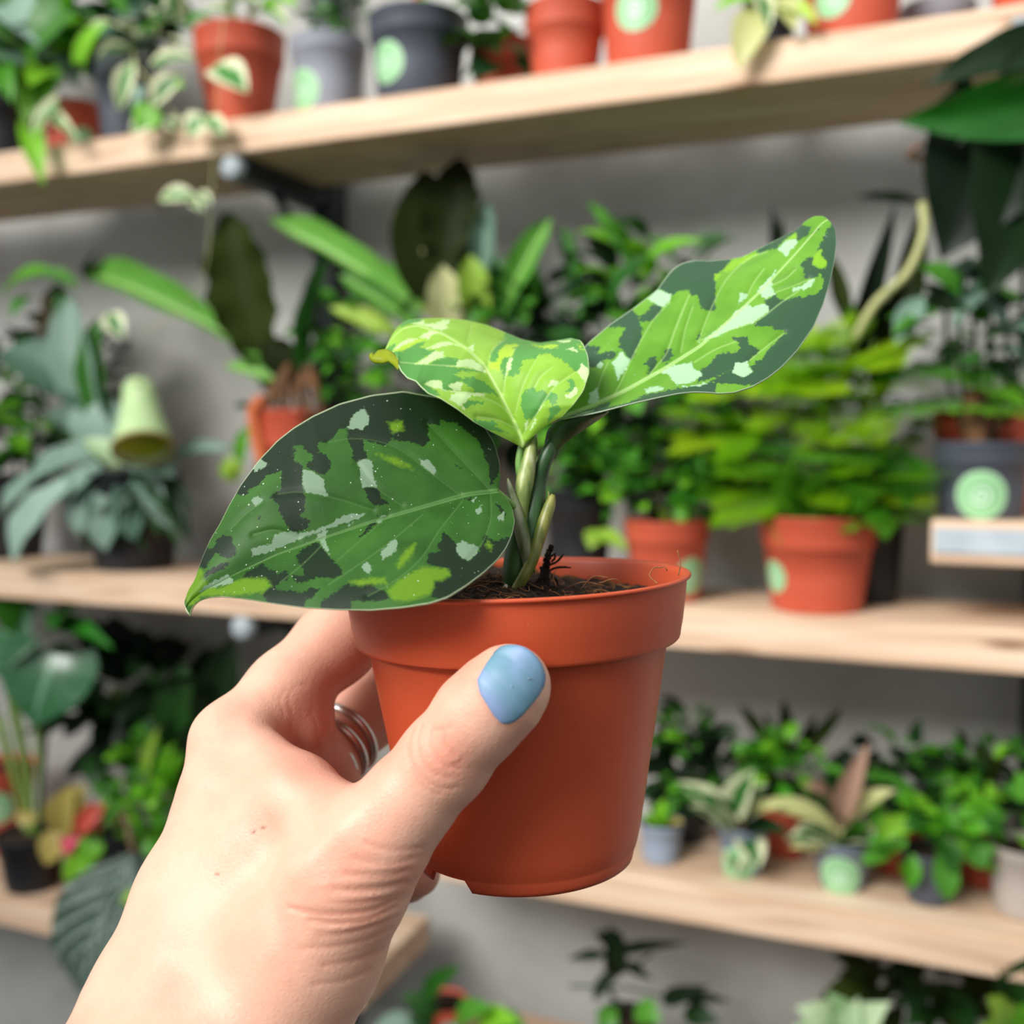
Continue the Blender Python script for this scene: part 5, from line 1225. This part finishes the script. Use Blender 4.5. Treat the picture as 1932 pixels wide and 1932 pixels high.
dk3 = [pf('430,640 700,430 1100,130 1320,-40 1990,-60 1990,280 1880,280 1830,230 1800,110 1730,100 1680,50 1560,60 1480,100 1440,80 1400,50 1340,50 1230,140 1180,110 1100,160 1050,220 1060,290 1130,370 1140,350 1200,300 1290,210 1380,230 1370,290 1290,390 1200,410 1130,410 1160,500 1150,600 1080,760 1030,850 950,750 900,700 890,600 960,520 960,480 900,455 800,480 730,460 640,500 580,580 540,650 550,680 640,690 700,690 640,780 800,735 880,760 820,850 760,840 690,880 640,930 570,940 500,780'),
       pf('1250,800 1310,810 1330,860 1290,950 1230,1000 1220,910 1180,890'), pf('1480,715 1520,800 1420,880 1375,870 1400,790'), pf('1820,510 1820,580 1770,630'), pf('200,1460 600,1400 760,1330 800,1330 780,1380 980,1340 1200,1240 1600,1160 1990,1090 1990,1260 1600,1260 900,1440 80,1580'),
       pg('-60,700 180,540 740,520 680,620 690,680 600,685 530,750 550,830 500,870 430,870 390,920 430,980 500,1000 460,1070 430,1120 390,1100 350,1000 340,940 280,960 240,900 120,900 50,960 -60,930'),
       pg('1010,440 1250,310 1400,230 1520,150 1640,180 1600,260 1480,340 1460,240 1360,310 1300,360 1250,420 1150,440 1020,480'),
       pg('1860,130 1990,120 1990,700 1800,1200 1500,1580 1100,1990 450,1950 760,1790 740,1830 860,1890 970,1830 940,1770 900,1790 1040,1690 1080,1690 1120,1600 1290,1440 1350,1390 1320,1360 1210,1340 1170,1300 980,1310 1010,1250 1150,1150 1140,1090 1100,1050 1130,1000 1220,950 1310,1010 1370,1010 1450,970 1550,980 1590,940 1690,950 1750,870 1780,780 1740,720 1690,740 1600,770 1560,760 1540,640 1510,600 1600,520 1680,510 1650,600 1720,650 1800,630 1810,570 1740,510 1750,430 1700,440 1800,250'),
       pg('740,1430 900,1430 930,1510 1060,1580 930,1700 770,1790 500,1900 330,1950 360,1860 370,1820 500,1720 550,1640 680,1600 740,1620 830,1550 780,1480'), pg('370,1360 350,1450 310,1480'), pg('-40,1570 40,1560 70,1640 -10,1740'), pg('1740,190 1700,235 1640,250')]
sv3 = [pf('1340,45 1400,60 1490,100 1480,170 1390,245 1330,210 1280,190 1225,150'), pf('920,730 960,790 1015,850 980,940 910,1020 880,1080 840,930 820,870 880,810'), pf('680,855 720,900 690,950 635,920'), pf('655,1160 650,1240 670,1280 650,1340 550,1350 560,1220'), pf('1720,870 1740,950 1820,985 1845,1025 1700,1110 1540,1130 1500,1050 1440,1000 1340,990 1500,920'),
       pf('1190,1180 1280,1150 1410,1160 1390,1190 1200,1230'), pf('1580,1150 1780,1130 1920,1085 1850,1140 1600,1160'), pf('400,1480 500,1440 610,1420 560,1450'),
       pg('1450,320 1485,350 1350,510 1330,480 1250,440 1290,390 1340,330'), pg('1170,740 1190,830 1195,890 1225,930 1130,1000 1080,960 1020,900'), pg('1240,660 1200,760 1150,760'), pg('820,925 900,940 900,980 810,1050'), pg('900,1055 980,1090 1090,1050 1140,1080 1155,1130 1000,1250 750,1340 600,1410 480,1450 360,1490 620,1300 720,1220 760,1140'),
       pg('1680,755 1650,830 1580,890 1520,880 1410,925 1430,870 1530,850 1600,790'), pg('770,1715 850,1720 910,1700 920,1770 970,1820 860,1885 740,1840 760,1770'), pg('270,1720 280,1780 340,1850 395,1860 300,1932 60,1932 0,1840 0,1770')]
lime3 = [pg('600,690 740,560 1000,470 1020,490 760,650 700,690'), pg('1660,510 1750,430 1740,510 1810,570 1790,640 1720,640 1650,600'), pg('1460,240 1470,300 1380,330 1370,310'), pg('540,720 610,700 560,790 530,780')]
vein3 = [pf('820,1280 900,1130 1030,850 1160,600 1280,400 1480,180'), pf('1250,1000 1440,760 1540,500 1660,200'), pf('650,1200 690,1050 770,870'), pg('350,1470 520,1050 680,760 1000,500 1130,460'), pg('910,960 960,850 1100,650'), pg('330,1480 700,1350 1000,1250 1330,1010 1500,900'), pg('0,1570 180,1100 250,950'), pg('300,1720 550,1570 780,1480'), pg('930,1700 1100,1560 1320,1390'), pg('1190,840 1350,760 1460,660'), pg('1230,920 1400,860 1600,780'), pg('150,1600 200,1350 290,1080')]
LEAF3 = agl_mat('camouflage_mid', ('#5a9226', '#70a636'), '#36573b', '#83b62a', '#a6cba2', '#b4d488', '#c3d3b4', '#55752c', limesoft=1.5, trans=0.22, rough=0.38, dust=0.25)
aglaonema_leaf('long light green leaf reaching up to the right', mid3, up3, low3, dk3, lime3, sv3, vein3, LEAF3, bulge=(0.003, 0.0015))
# shaded underside of the rolled blade base, running into the petiole
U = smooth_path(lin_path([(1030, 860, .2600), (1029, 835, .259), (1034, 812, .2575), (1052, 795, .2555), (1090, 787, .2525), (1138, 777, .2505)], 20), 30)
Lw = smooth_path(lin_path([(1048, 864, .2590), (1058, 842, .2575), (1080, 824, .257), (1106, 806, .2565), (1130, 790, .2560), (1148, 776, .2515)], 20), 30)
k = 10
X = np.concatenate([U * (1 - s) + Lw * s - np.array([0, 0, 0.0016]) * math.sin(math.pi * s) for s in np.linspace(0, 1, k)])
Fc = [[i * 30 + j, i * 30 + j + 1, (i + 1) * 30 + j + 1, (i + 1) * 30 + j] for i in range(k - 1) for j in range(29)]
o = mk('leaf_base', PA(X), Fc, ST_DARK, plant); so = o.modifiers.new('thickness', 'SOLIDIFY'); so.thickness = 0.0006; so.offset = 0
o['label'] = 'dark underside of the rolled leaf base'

# ------------------------------------------------------------------ the hand: one continuous skin grown round a skeleton of tapered capsules
def rcone(X, a, b, ra, rb):
    ba = b - a; l2 = float(ba @ ba)
    pa_ = X - a
    t = np.clip((pa_ @ ba) / l2, 0, 1)
    q = pa_ - t[:, None] * ba
    return np.sqrt((q * q).sum(1)) - (ra + (rb - ra) * t)

def smin(a, b, k):
    h = np.clip(0.5 + 0.5 * (b - a) / k, 0, 1)
    return b * (1 - h) + a * h - k * h * (1 - h)

def chain(pts): return [(P(x, y, d), r * d / F) for x, y, d, r in pts]
H_FORE = chain([(40, 2480, .185, 250), (250, 2120, .215, 195), (330, 1900, .234, 158), (384, 1700, .246, 122), (431, 1525, .255, 90), (436, 1398, .262, 74)])
H_FORE2 = chain([(330, 2480, .19, 250), (385, 2140, .215, 180), (495, 1930, .228, 140)])
H_THEN = chain([(495, 1930, .228, 140), (580, 1790, .226, 142), (655, 1655, .2225, 122), (712, 1582, .2205, 100), (770, 1512, .2195, 86), (838, 1434, .2180, 84), (905, 1350, .2150, 84), (950, 1306, .2135, 80), (964, 1290, .2135, 72)])
H_MC = [chain([(400, 1880, .262, 150), (500, 1640, .275, 110), (505, 1455, .290, 78)]),
        chain([(440, 1900, .285, 130), (500, 1680, .300, 105), (520, 1500, .310, 72)]),
        chain([(500, 1900, .295, 120), (540, 1720, .318, 95), (545, 1590, .326, 66)])]
H_FILL = chain([(440, 1760, .240, 118), (505, 1600, .2415, 104), (560, 1520, .2400, 84)])
H_WEB = chain([(468, 1420, .2535, 62), (560, 1496, .2375, 62), (665, 1572, .2260, 76)])
H_PAD = chain([(512, 1480, .2800, 78), (566, 1366, .2745, 64)])
H_PAD2 = chain([(568, 1375, .2800, 60), (622, 1475, .2900, 58)])
H_INDEX = chain([(442, 1402, .262, 74), (540, 1302, .274, 72), (632, 1216, .286, 74), (700, 1172, .305, 68), (775, 1190, .322, 58), (805, 1205, .326, 52)])
H_MID = chain([(560, 1470, .288, 66), (606, 1437, .292, 64), (690, 1350, .308, 64), (770, 1275, .322, 62), (850, 1270, .336, 54), (890, 1290, .338, 48)])
H_RING = chain([(560, 1575, .306, 60), (668, 1550, .320, 56), (770, 1500, .336, 54), (850, 1480, .342, 50), (890, 1480, .342, 46)])
H_PINK = chain([(570, 1620, .318, 56), (640, 1640, .322, 54), (715, 1658, .312, 52), (768, 1652, .300, 47), (788, 1648, .294, 43)])

def chain_sdf(X, ch, k=0.0):
    d = None
    for (a, ra), (b, rb) in zip(ch[:-1], ch[1:]):
        e = rcone(X, a, b, ra, rb)
        d = e if d is None else (np.minimum(d, e) if k == 0 else smin(d, e, k))
    return d

def hand_sdf(X):
    d = smin(chain_sdf(X, H_FORE, .006), chain_sdf(X, H_FORE2, .004), .020)
    for c in H_MC: d = smin(d, chain_sdf(X, c, .004), .010)
    d = smin(d, chain_sdf(X, H_FILL, .003), .010)
    th = chain_sdf(X, H_THEN, .003)
    d = smin(d, th, .009)
    d = smin(d, chain_sdf(X, H_WEB, .003), .006)
    d = smin(d, chain_sdf(X, H_PAD), .006)
    d = smin(d, chain_sdf(X, H_PAD2), .004)
    ix = chain_sdf(X, H_INDEX, .004)
    mi = chain_sdf(X, H_MID, .003)
    d = smin(d, ix, .0045)
    d = smin(d, mi, .0025)
    d = smin(d, chain_sdf(X, H_RING, .003), .0025)
    d = smin(d, chain_sdf(X, H_PINK, .002), .0025)
    return d

def surface_nets(f, lo, hi, h):
    n = np.ceil((hi - lo) / h).astype(int) + 1
    xs = [lo[i] + h * np.arange(n[i]) for i in range(3)]
    # evaluate in slabs on a coarse grid first, finely only near the skin
    D = np.full(n, 1.0, np.float32)
    st = 4
    cs = [x[::st] for x in xs]
    CG = np.stack(np.meshgrid(*cs, indexing='ij'), -1)
    cd = f(CG.reshape(-1, 3)).reshape(CG.shape[:3])
    near = np.abs(cd) < h * st * 1.9
    D[:] = np.repeat(np.repeat(np.repeat(cd, st, 0), st, 1), st, 2)[:n[0], :n[1], :n[2]]
    mask = np.repeat(np.repeat(np.repeat(near, st, 0), st, 1), st, 2)[:n[0], :n[1], :n[2]]
    idx = np.argwhere(mask)
    X = lo + h * idx
    out = np.empty(len(idx), np.float32)
    for i in range(0, len(idx), 200000): out[i:i + 200000] = f(X[i:i + 200000])
    D[mask] = out
    neg = D < 0
    c = np.zeros(np.array(neg.shape) - 1, int)
    for dx in (0, 1):
        for dy in (0, 1):
            for dz in (0, 1):
                c += neg[dx:dx + c.shape[0], dy:dy + c.shape[1], dz:dz + c.shape[2]]
    act = (c > 0) & (c < 8)
    cells = np.argwhere(act)
    vid = np.full(act.shape, -1, int); vid[act] = np.arange(len(cells))
    acc = np.zeros((len(cells), 3)); cnt = np.zeros(len(cells))
    corners = [np.array(q) for q in ((0, 0, 0), (1, 0, 0), (0, 1, 0), (1, 1, 0), (0, 0, 1), (1, 0, 1), (0, 1, 1), (1, 1, 1))]
    for i in range(8):
        for j in range(i + 1, 8):
            if np.abs(corners[i] - corners[j]).sum() != 1: continue
            A = cells + corners[i]; B = cells + corners[j]
            da = D[A[:, 0], A[:, 1], A[:, 2]]; db = D[B[:, 0], B[:, 1], B[:, 2]]
            cr = (da < 0) != (db < 0)
            t = np.where(cr, da / np.where(cr, da - db, 1), 0)
            acc += np.where(cr[:, None], A + t[:, None] * (B - A), 0); cnt += cr
    V = lo + h * acc / cnt[:, None]
    Fq = []
    for ax in range(3):
        o = [0, 1, 2]; o.remove(ax); u, v = o
        sl_a = [slice(None)] * 3; sl_b = [slice(None)] * 3
        sl_a[ax] = slice(0, -1); sl_b[ax] = slice(1, None)
        a, b = neg[tuple(sl_a)], neg[tuple(sl_b)]
        e = np.argwhere(a != b)
        ok = (e[:, u] > 0) & (e[:, v] > 0) & (e[:, u] < n[u] - 1) & (e[:, v] < n[v] - 1) & (e[:, ax] < n[ax] - 1)
        e = e[ok]
        du = np.zeros(3, int); du[u] = 1; dv = np.zeros(3, int); dv[v] = 1
        q = [vid[tuple((e - du - dv).T)], vid[tuple((e - dv).T)], vid[tuple(e.T)], vid[tuple((e - du).T)]]
        q = np.stack(q, 1)
        flip = a[tuple(e.T)] ^ (ax == 1)
        q[~flip] = q[~flip][:, ::-1]
        Fq.append(q)
    return V, np.concatenate(Fq)

def grad(f, X, e=2e-4):
    g = np.stack([f(X + np.eye(3)[i] * e) - f(X - np.eye(3)[i] * e) for i in range(3)], 1)
    return g / (np.linalg.norm(g, axis=1, keepdims=True) + 1e-9)

allp = np.array([p for ch in [H_FORE, H_FORE2, H_THEN, H_FILL, H_WEB, H_PAD, H_INDEX, H_MID, H_RING, H_PINK] + H_MC for p, r in ch])
allr = np.array([r for ch in [H_FORE, H_FORE2, H_THEN, H_FILL, H_WEB, H_PAD, H_INDEX, H_MID, H_RING, H_PINK] + H_MC for p, r in ch])
lo = (allp - allr[:, None]).min(0) - 0.004; hi = (allp + allr[:, None]).max(0) + 0.004
HV, HF = surface_nets(hand_sdf, lo, hi, 0.0013)
for _ in range(2):
    HV = HV - hand_sdf(HV)[:, None] * grad(hand_sdf, HV)
# refine once (Catmull-Clark), then add creases and tendons to the fine mesh
me = bpy.data.meshes.new('tmp'); me.from_pydata(HV.tolist(), [], HF.tolist())
to = bpy.data.objects.new('tmp', me); COL.objects.link(to)
sm = to.modifiers.new('s', 'SUBSURF'); sm.levels = 1; sm.render_levels = 1
dg = bpy.context.evaluated_depsgraph_get()
ev = to.evaluated_get(dg).to_mesh()
HV = np.zeros(len(ev.vertices) * 3); ev.vertices.foreach_get('co', HV); HV = HV.reshape(-1, 3)
HN = np.zeros(len(ev.vertices) * 3); ev.vertices.foreach_get('normal', HN); HN = HN.reshape(-1, 3)
HF = [list(p.vertices) for p in ev.polygons]
to.evaluated_get(dg).to_mesh_clear(); bpy.data.objects.remove(to); bpy.data.meshes.remove(me)
HN = grad(hand_sdf, HV)
hx, hy, hd = to_px(HV)
HPX = np.stack([hx, hy], 1)
facing = np.clip(-(HN @ FWD) * 2.0 + 0.2, 0, 1)
front = facing * (hd < 0.275)

def lines(*ss): return [np.array([[float(v) for v in p.split(',')] for p in s.split()]) for s in ss]
def groove(ls, width, amp):
    d = ldist(HPX, ls)
    return amp * np.exp(-(d / width) ** 2) * front
IPC = lines('782,1372 774,1400 781,1440 806,1472 842,1488 866,1484', '798,1368 790,1395 798,1432 822,1458 852,1466', '818,1372 812,1396 822,1424 848,1444 872,1448', '838,1380 842,1402 862,1424',
            '768,1404 778,1450 800,1484 832,1500', '822,1378 850,1370', '846,1448 872,1432')
WRC = lines('748,1698 706,1716 650,1724 590,1722 545,1712', '745,1712 700,1732 640,1742 585,1736')
WR2 = lines('765,1662 720,1676 670,1680 630,1674', '772,1640 735,1652 690,1654 650,1646', '784,1618 745,1628 705,1628 668,1618', '800,1598 760,1604 722,1600 690,1590',
            '738,1752 690,1774 630,1786 570,1790', '722,1792 670,1812 610,1822', '757,1684 715,1696 665,1702 620,1700', '700,1830 650,1850 590,1858', '748,1726 700,1748 650,1760 600,1762')
PALMC = lines('546,1384 552,1352 544,1320 556,1296 580,1290', '560,1390 570,1410 590,1438', '586,1340 598,1370 600,1410 616,1450', '620,1370 628,1410 640,1440', '540,1300 528,1322 536,1350')
disp = groove(IPC, 2.4, -.00022) + groove(WRC, 4.5, -.00042) + groove(WR2, 5.0, -.00020) + groove(PALMC, 3.0, -.00010)
# swellings between the folds, knuckle of the index finger, thumb joint pad, tendon towards the thumb
def blob(x, y, sx, sy, ang, amp):
    c, s = math.cos(ang), math.sin(ang)
    u = (hx - x) * c + (hy - y) * s; v = -(hx - x) * s + (hy - y) * c
    return amp * np.exp(-(u / sx) ** 2 - (v / sy) ** 2) * front
disp += blob(700, 1660, 80, 9, -.1, .0004) + blob(700, 1690, 80, 8, -.12, .0004) + blob(720, 1636, 70, 8, -.08, .0003) + blob(690, 1738, 80, 9, -.25, .0004)
disp += blob(600, 1600, 150, 26, -.72, .0009) + blob(470, 1360, 45, 30, -.8, .0006) + blob(838, 1420, 48, 46, 0, .0006)
disp += blob(915, 1320, 70, 14, 1.0, .0000)
HV = HV + HN * disp[:, None]

def gsum(items):
    o = np.zeros(len(HV))
    for x, y, sx, sy, ang, a in items:
        c, s = math.cos(ang), math.sin(ang)
        u = (hx - x) * c + (hy - y) * s; v = -(hx - x) * s + (hy - y) * c
        o = np.maximum(o, a * np.exp(-(u / sx) ** 2 - (v / sy) ** 2))
    return o
pink = gsum([(835, 1425, 60, 60, 0, 1.0), (560, 1450, 80, 40, .7, .9), (640, 1280, 90, 60, -.7, .75), (600, 1370, 70, 90, 0, .9), (560, 1345, 40, 60, 0, .6), (650, 1640, 160, 34, -.7, .6), (690, 1720, 90, 60, 0, .45),
             (500, 1800, 120, 70, -.4, .35), (900, 1260, 60, 40, -.8, .6), (985, 1400, 50, 30, -.8, .5), (700, 1400, 90, 80, 0, .8), (790, 1655, 60, 50, 0, .8), (430, 1370, 50, 50, 0, .35)])
crease = np.clip(np.exp(-(ldist(HPX, IPC) / 2.6) ** 2) * 0.7 + np.exp(-(ldist(HPX, WRC) / 3.5) ** 2) + 0.55 * np.exp(-(ldist(HPX, WR2) / 4) ** 2) + 0.4 * np.exp(-(ldist(HPX, PALMC) / 3) ** 2), 0, 1) * front
NAILO = np.array([(898, 1283), (903, 1306), (918, 1332), (935, 1357), (950, 1370), (966, 1368), (990, 1350), (1010, 1326)], float)
crease = np.maximum(crease, 0.8 * np.exp(-(ldist(HPX, [NAILO]) / 5.0) ** 2) * front)
mole = np.clip(sum(np.exp(-(((hx - x) ** 2 + (hy - y) ** 2) / r ** 2)) for x, y, r in ((478, 1569, 3.2), (497, 1561, 3.4), (410, 1649, 3.2))), 0, 1)

def skin_mat():
    m, n, l, b = mat_new('skin')
    t = N(n, 'ShaderNodeTexCoord')
    def attr(k):
        a = N(n, 'ShaderNodeAttribute'); a.attribute_name = k; return a.outputs['Fac']
    z = N(n, 'ShaderNodeTexNoise'); z.inputs['Scale'].default_value = 55; z.inputs['Detail'].default_value = 5; l.new(t.outputs['Object'], z.inputs['Vector'])
    r = ramp(n, [(0.3, '#d3a088'), (0.55, '#dbac94'), (0.75, '#d49c87')]); l.new(z.outputs['Fac'], r.inputs[0])
    def mix(f, a, c, k=1.0):
        q = N(n, 'ShaderNodeMath', operation='MULTIPLY'); l.new(f, q.inputs[0]); q.inputs[1].default_value = k
        x = N(n, 'ShaderNodeMixRGB'); l.new(q.outputs[0], x.inputs[0]); l.new(a, x.inputs[1]); x.inputs[2].default_value = hexl(c); return x.outputs[0]
    c = mix(attr('pink'), r.outputs[0], '#d4806a', 0.6)
    c = mix(attr('crease'), c, '#b8674d', 0.35)
    c = mix(attr('mole'), c, '#5a3426', 0.85)
    l.new(c, b.inputs['Base Color'])
    b.inputs['Roughness'].default_value = 0.45; b.inputs['Specular IOR Level'].default_value = 0.35
    b.inputs['Subsurface Weight'].default_value = 0.22; b.inputs['Subsurface Radius'].default_value = (0.0045, 0.0016, 0.0008); b.inputs['Subsurface Scale'].default_value = 1.0
    v = N(n, 'ShaderNodeTexVoronoi'); v.feature = 'DISTANCE_TO_EDGE'; v.inputs['Scale'].default_value = 900; l.new(t.outputs['Object'], v.inputs['Vector'])
    z2 = N(n, 'ShaderNodeTexNoise'); z2.inputs['Scale'].default_value = 420; z2.inputs['Detail'].default_value = 6; z2.inputs['Distortion'].default_value = 1.2; l.new(t.outputs['Object'], z2.inputs['Vector'])
    ad = N(n, 'ShaderNodeMath', operation='ADD'); l.new(v.outputs['Distance'], ad.inputs[0]); l.new(z2.outputs['Fac'], ad.inputs[1])
    bp = N(n, 'ShaderNodeBump'); bp.inputs['Strength'].default_value = 0.20; bp.inputs['Distance'].default_value = 0.0005
    l.new(ad.outputs[0], bp.inputs['Height']); l.new(bp.outputs[0], b.inputs['Normal'])
    return m
SKIN = skin_mat()
person = empty('person', P(400, 1900, .24), 'bare left hand and wrist reaching in from below, thumb across the pot it holds', 'person')
mk('body', HV, HF, SKIN, person, attrs={'pink': pink, 'crease': crease, 'mole': mole})

# ---- thumb nail, laid on the thumb's surface
def surf_depth(px, py, d0, d1=0.4):
    d = np.full(len(px), d0)
    for _ in range(90):
        X = PA(np.stack([px, py, d], 1)); e = hand_sdf(X)
        d = d + np.clip(e, -0.002, 0.004) * 0.8
    return d
ol = np.array([(898, 1283), (912, 1256), (930, 1232), (946, 1219), (966, 1216), (990, 1221), (1010, 1236), (1024, 1256), (1030, 1279), (1024, 1302), (1005, 1330), (985, 1352), (965, 1367), (950, 1369), (935, 1357), (918, 1332), (903, 1306)], float)
olc = smooth_path(np.c_[np.r_[ol, ol[:1]], np.zeros(len(ol) + 1)], 72)[:-1, :2]
cen = np.array([966., 1296.])
ax_n = np.array([0.66, -0.75]); cr_n = np.array([0.75, 0.66])
V, uvn, Fc = [], [], []
K = len(olc); R = 14
for i in range(R + 1):
    for kx in range(K):
        V.append(cen + (olc[kx] - cen) * i / R)
V = np.array(V)
rel = V - cen
u = rel @ cr_n / 82.0; w = rel @ ax_n / 88.0
# curved plate: the thumb's own tapered-capsule surface, a little flatter across, standing just proud of the skin
dn = np.minimum(surf_depth(V[:, 0], V[:, 1], 0.195), 0.2139)
rim_ = np.repeat(np.arange(R + 1) / R, K)
ds = 0.2062 + 0.0046 * u ** 2 + 0.0012 * (w * 0.6) ** 2 + 0.0004 * (w)
dn = np.minimum(ds, dn - 0.0002)
dn = np.where(rim_ > 0.93, dn + 0.0004, dn)
Fc = [[i * K + kx, i * K + (kx + 1) % K, (i + 1) * K + (kx + 1) % K, (i + 1) * K + kx] for i in range(R) for kx in range(K)]
def nail_mat():
    m, n, l, b = mat_new('blue_grey_nail_varnish')
    t = N(n, 'ShaderNodeTexCoord')
    z = N(n, 'ShaderNodeTexNoise'); z.inputs['Scale'].default_value = 75; z.inputs['Detail'].default_value = 3; z.inputs['Distortion'].default_value = 0.6; l.new(t.outputs['Object'], z.inputs['Vector'])
    r = ramp(n, [(0.3, '#547f8c'), (0.5, '#668ca0'), (0.7, '#7d93b8')]); l.new(z.outputs['Fac'], r.inputs[0]); l.new(r.outputs[0], b.inputs['Base Color'])
    b.inputs['Roughness'].default_value = 0.48; b.inputs['Specular IOR Level'].default_value = 0.35; b.inputs['Coat Weight'].default_value = 0.05; b.inputs['Coat Roughness'].default_value = 0.25
    z2 = N(n, 'ShaderNodeTexNoise'); z2.inputs['Scale'].default_value = 400; z2.inputs['Detail'].default_value = 3; l.new(t.outputs['Object'], z2.inputs['Vector'])
    bp = N(n, 'ShaderNodeBump'); bp.inputs['Strength'].default_value = 0.15; bp.inputs['Distance'].default_value = 0.0003
    l.new(z2.outputs['Fac'], bp.inputs['Height']); l.new(bp.outputs[0], b.inputs['Normal'])
    return m
o = mk('thumb_nail', PA(np.c_[V, dn]), Fc, nail_mat(), person)
o['label'] = 'thumbnail with chipped blue-grey varnish'
so = o.modifiers.new('thickness', 'SOLIDIFY'); so.thickness = 0.0006; so.offset = -1
# chip in the varnish
tube('varnish_chip', [P(975, 1279, .2058), P(983, 1277, .2058), P(992, 1283, .2058), P(1001, 1279, .2058)], 1.1 * .206 / F, plain('chip', '#6b6f86', '#9bb7c6', 300, 0.5), o, 5, 8)

# ---- slim metal rings on the middle finger
RINGM = plain('brushed_silver', '#c2b8b2', '#ddd5d0', 60, 0.32, metal=1.0)
(a0, r0), (a1, r1) = H_MID[1], H_MID[2]
axis = (a1 - a0); LM = np.linalg.norm(axis); axis /= LM
for i, (tt, lab, tilt) in enumerate(((0.08, 'slim silver finger ring nearest the palm', 0.10), (0.30, 'slim silver finger ring in the middle of the stack', 0.04), (0.52, 'slim silver finger ring nearest the fingertip', -0.04))):
    c = a0 + axis * LM * tt
    rr = r0 + (r1 - r0) * tt + 0.0006
    nn = axis + tilt * UPV; nn /= np.linalg.norm(nn)
    _, e1, e2 = frame_of(nn)
    SR, SS = 56, 10
    V = [c + (rr + 0.0011 * math.cos(b)) * (math.cos(a) * e1 + math.sin(a) * e2) + nn * 0.0014 * math.sin(b)
         for a in np.linspace(0, 2 * math.pi, SR, endpoint=False) for b in np.linspace(0, 2 * math.pi, SS, endpoint=False)]
    Fc = [[i_ * SS + j, i_ * SS + (j + 1) % SS, ((i_ + 1) % SR) * SS + (j + 1) % SS, ((i_ + 1) % SR) * SS + j] for i_ in range(SR) for j in range(SS)]
    o = mk('finger_ring', V, Fc, RINGM)
    tag(o, lab, 'ring', 'finger rings')
